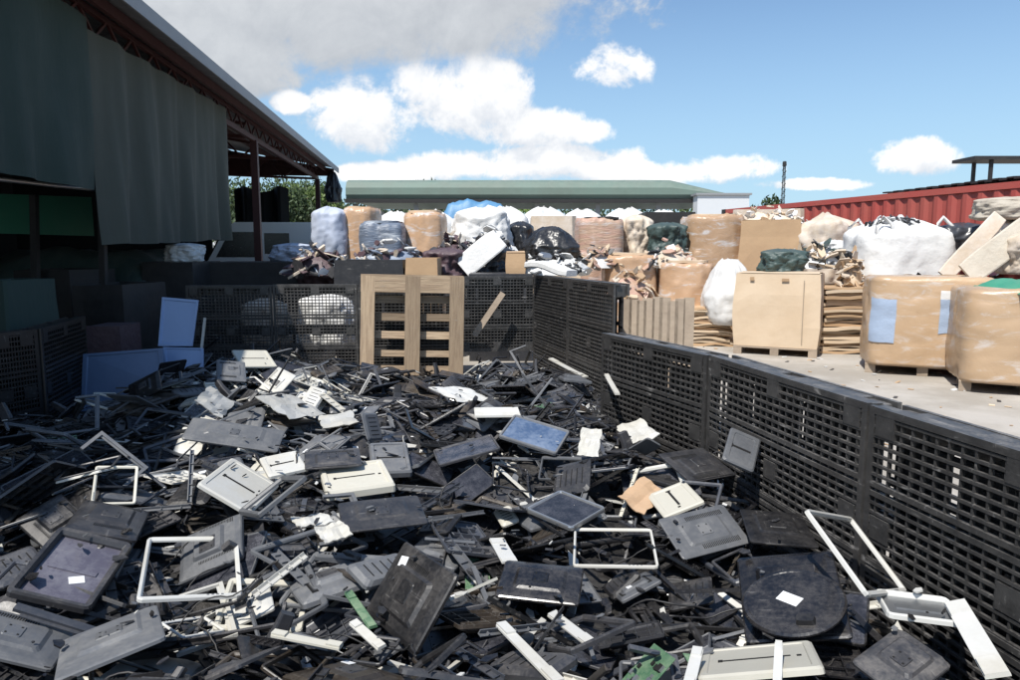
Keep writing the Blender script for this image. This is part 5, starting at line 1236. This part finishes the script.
grp = bpy.data.node_groups.new('cloud_density', 'ShaderNodeTree')
grp.interface.new_socket('P', in_out='INPUT', socket_type='NodeSocketVector'); grp.interface.new_socket('D', in_out='OUTPUT', socket_type='NodeSocketFloat'); grp.interface.new_socket('G', in_out='OUTPUT', socket_type='NodeSocketFloat')
G = NT(grp); gi = G.n('NodeGroupInput'); go = G.n('NodeGroupOutput')
sp = G.n('ShaderNodeSeparateXYZ'); G.l(gi.outputs[0], sp.inputs[0]); U, V = sp.outputs[0], sp.outputs[1]
acc = {0: None, 1: None}
for (px, py, rx, ry, gk) in CL:
    u0, v0 = uv(px, py); a = rx/F; b_ = ry/F
    du = G.m('DIVIDE', G.m('SUBTRACT', U, u0), a); dv = G.m('DIVIDE', G.m('SUBTRACT', V, v0), b_)
    m_ = G.m('SUBTRACT', 1.0, G.m('ADD', G.m('MULTIPLY', du, du), G.m('MULTIPLY', dv, dv)))
    acc[gk] = m_ if acc[gk] is None else G.m('SMOOTH_MAX', acc[gk], m_, .25)
n1 = G.noise(gi.outputs[0], 7, 9, .62, .5); n2 = G.noise(gi.outputs[0], 19, 8, .7)
nn_ = G.m('ADD', G.m('MULTIPLY', G.m('SUBTRACT', n1, .5), 4.4), G.m('MULTIPLY', G.m('SUBTRACT', n2, .5), 1.9))
mx = G.m('MAXIMUM', acc[0], acc[1]); D = G.m('ADD', G.m('MAXIMUM', mx, -1.6), G.m('MULTIPLY', nn_, G.sm(acc[1], -.5, .7, 1., .45))); G.l(D, go.inputs[0])
G.l(G.m('SUBTRACT', acc[1], acc[0]), go.inputs[1])
tc = T.n('ShaderNodeTexCoord'); sp = T.n('ShaderNodeSeparateXYZ'); T.l(tc.outputs['Generated'], sp.inputs[0])
yy = T.m('MAXIMUM', T.m('ABSOLUTE', sp.outputs[1]), .02)
cb = T.n('ShaderNodeCombineXYZ'); T.l(T.m('DIVIDE', sp.outputs[0], yy), cb.inputs[0]); T.l(T.m('DIVIDE', sp.outputs[2], yy), cb.inputs[1])
def den(off):
    ad = T.n('ShaderNodeVectorMath', operation='ADD'); T.l(cb.outputs[0], ad.inputs[0]); ad.inputs[1].default_value = off
    gnode = T.n('ShaderNodeGroup'); gnode.node_tree = grp; T.l(ad.outputs[0], gnode.inputs[0]); return gnode
g0 = den((0, 0, 0)); g1 = den((-.008, .028, 0))
mask = T.sm(g0.outputs[0], -.1, .6)
lit = T.sm(T.m('SUBTRACT', g0.outputs[0], g1.outputs[0]), -.9, .9)
greyf = T.sm(g0.outputs[1], -.6, .5)
cc1 = T.mix(lit, (6.6, 6.9, 7.4), (9.6, 9.5, 9.4)); cc2 = T.mix(T.m('MULTIPLY', lit, .75), (4.4, 4.65, 5.0), (6.6, 6.8, 7.0))
cc = T.mix(greyf, cc1, cc2)
# thin veil toward the horizon
veil = T.sm(sp.outputs[2], 0., .4, .75, .05)
skyb = T.mix(1.0, sky.outputs[0], (1.0, 1.16, 1.28), 'MULTIPLY')
skyc = T.mix(veil, skyb, (4.0, 6.0, 7.6))
T.l(T.mix(T.m('MULTIPLY', mask, .96), skyc, cc), bg.inputs[0])

scene.view_settings.view_transform = 'Standard'; scene.view_settings.look = 'None'; scene.view_settings.gamma = 1; scene.view_settings.exposure = 0.25
rnl = random.Random(5)
b = MB()
for i in range(260):
    y = rnl.uniform(4.5, 15); x = wall_x(min(y, 5))+.3+rnl.random()*(2.2+.25*y); s_ = rnl.uniform(.01, .045)
    b.x = Matrix.Translation((x, y, .008)) @ Euler((rnl.gauss(0, .15), rnl.gauss(0, .15), rnl.uniform(0, 6))).to_matrix().to_4x4()
    b.box(-s_, s_, -s_*.5, s_*.5, 0, .006, rnl.randrange(4))
b.x = Matrix.Identity(4); tag(b.obj('yard_litter', ['charcoal', 'cardpale', 'bag', 'card']), 'tiny scraps littering the pale concrete yard', 'litter', kind='stuff')
scene.cycles.max_bounces = 6
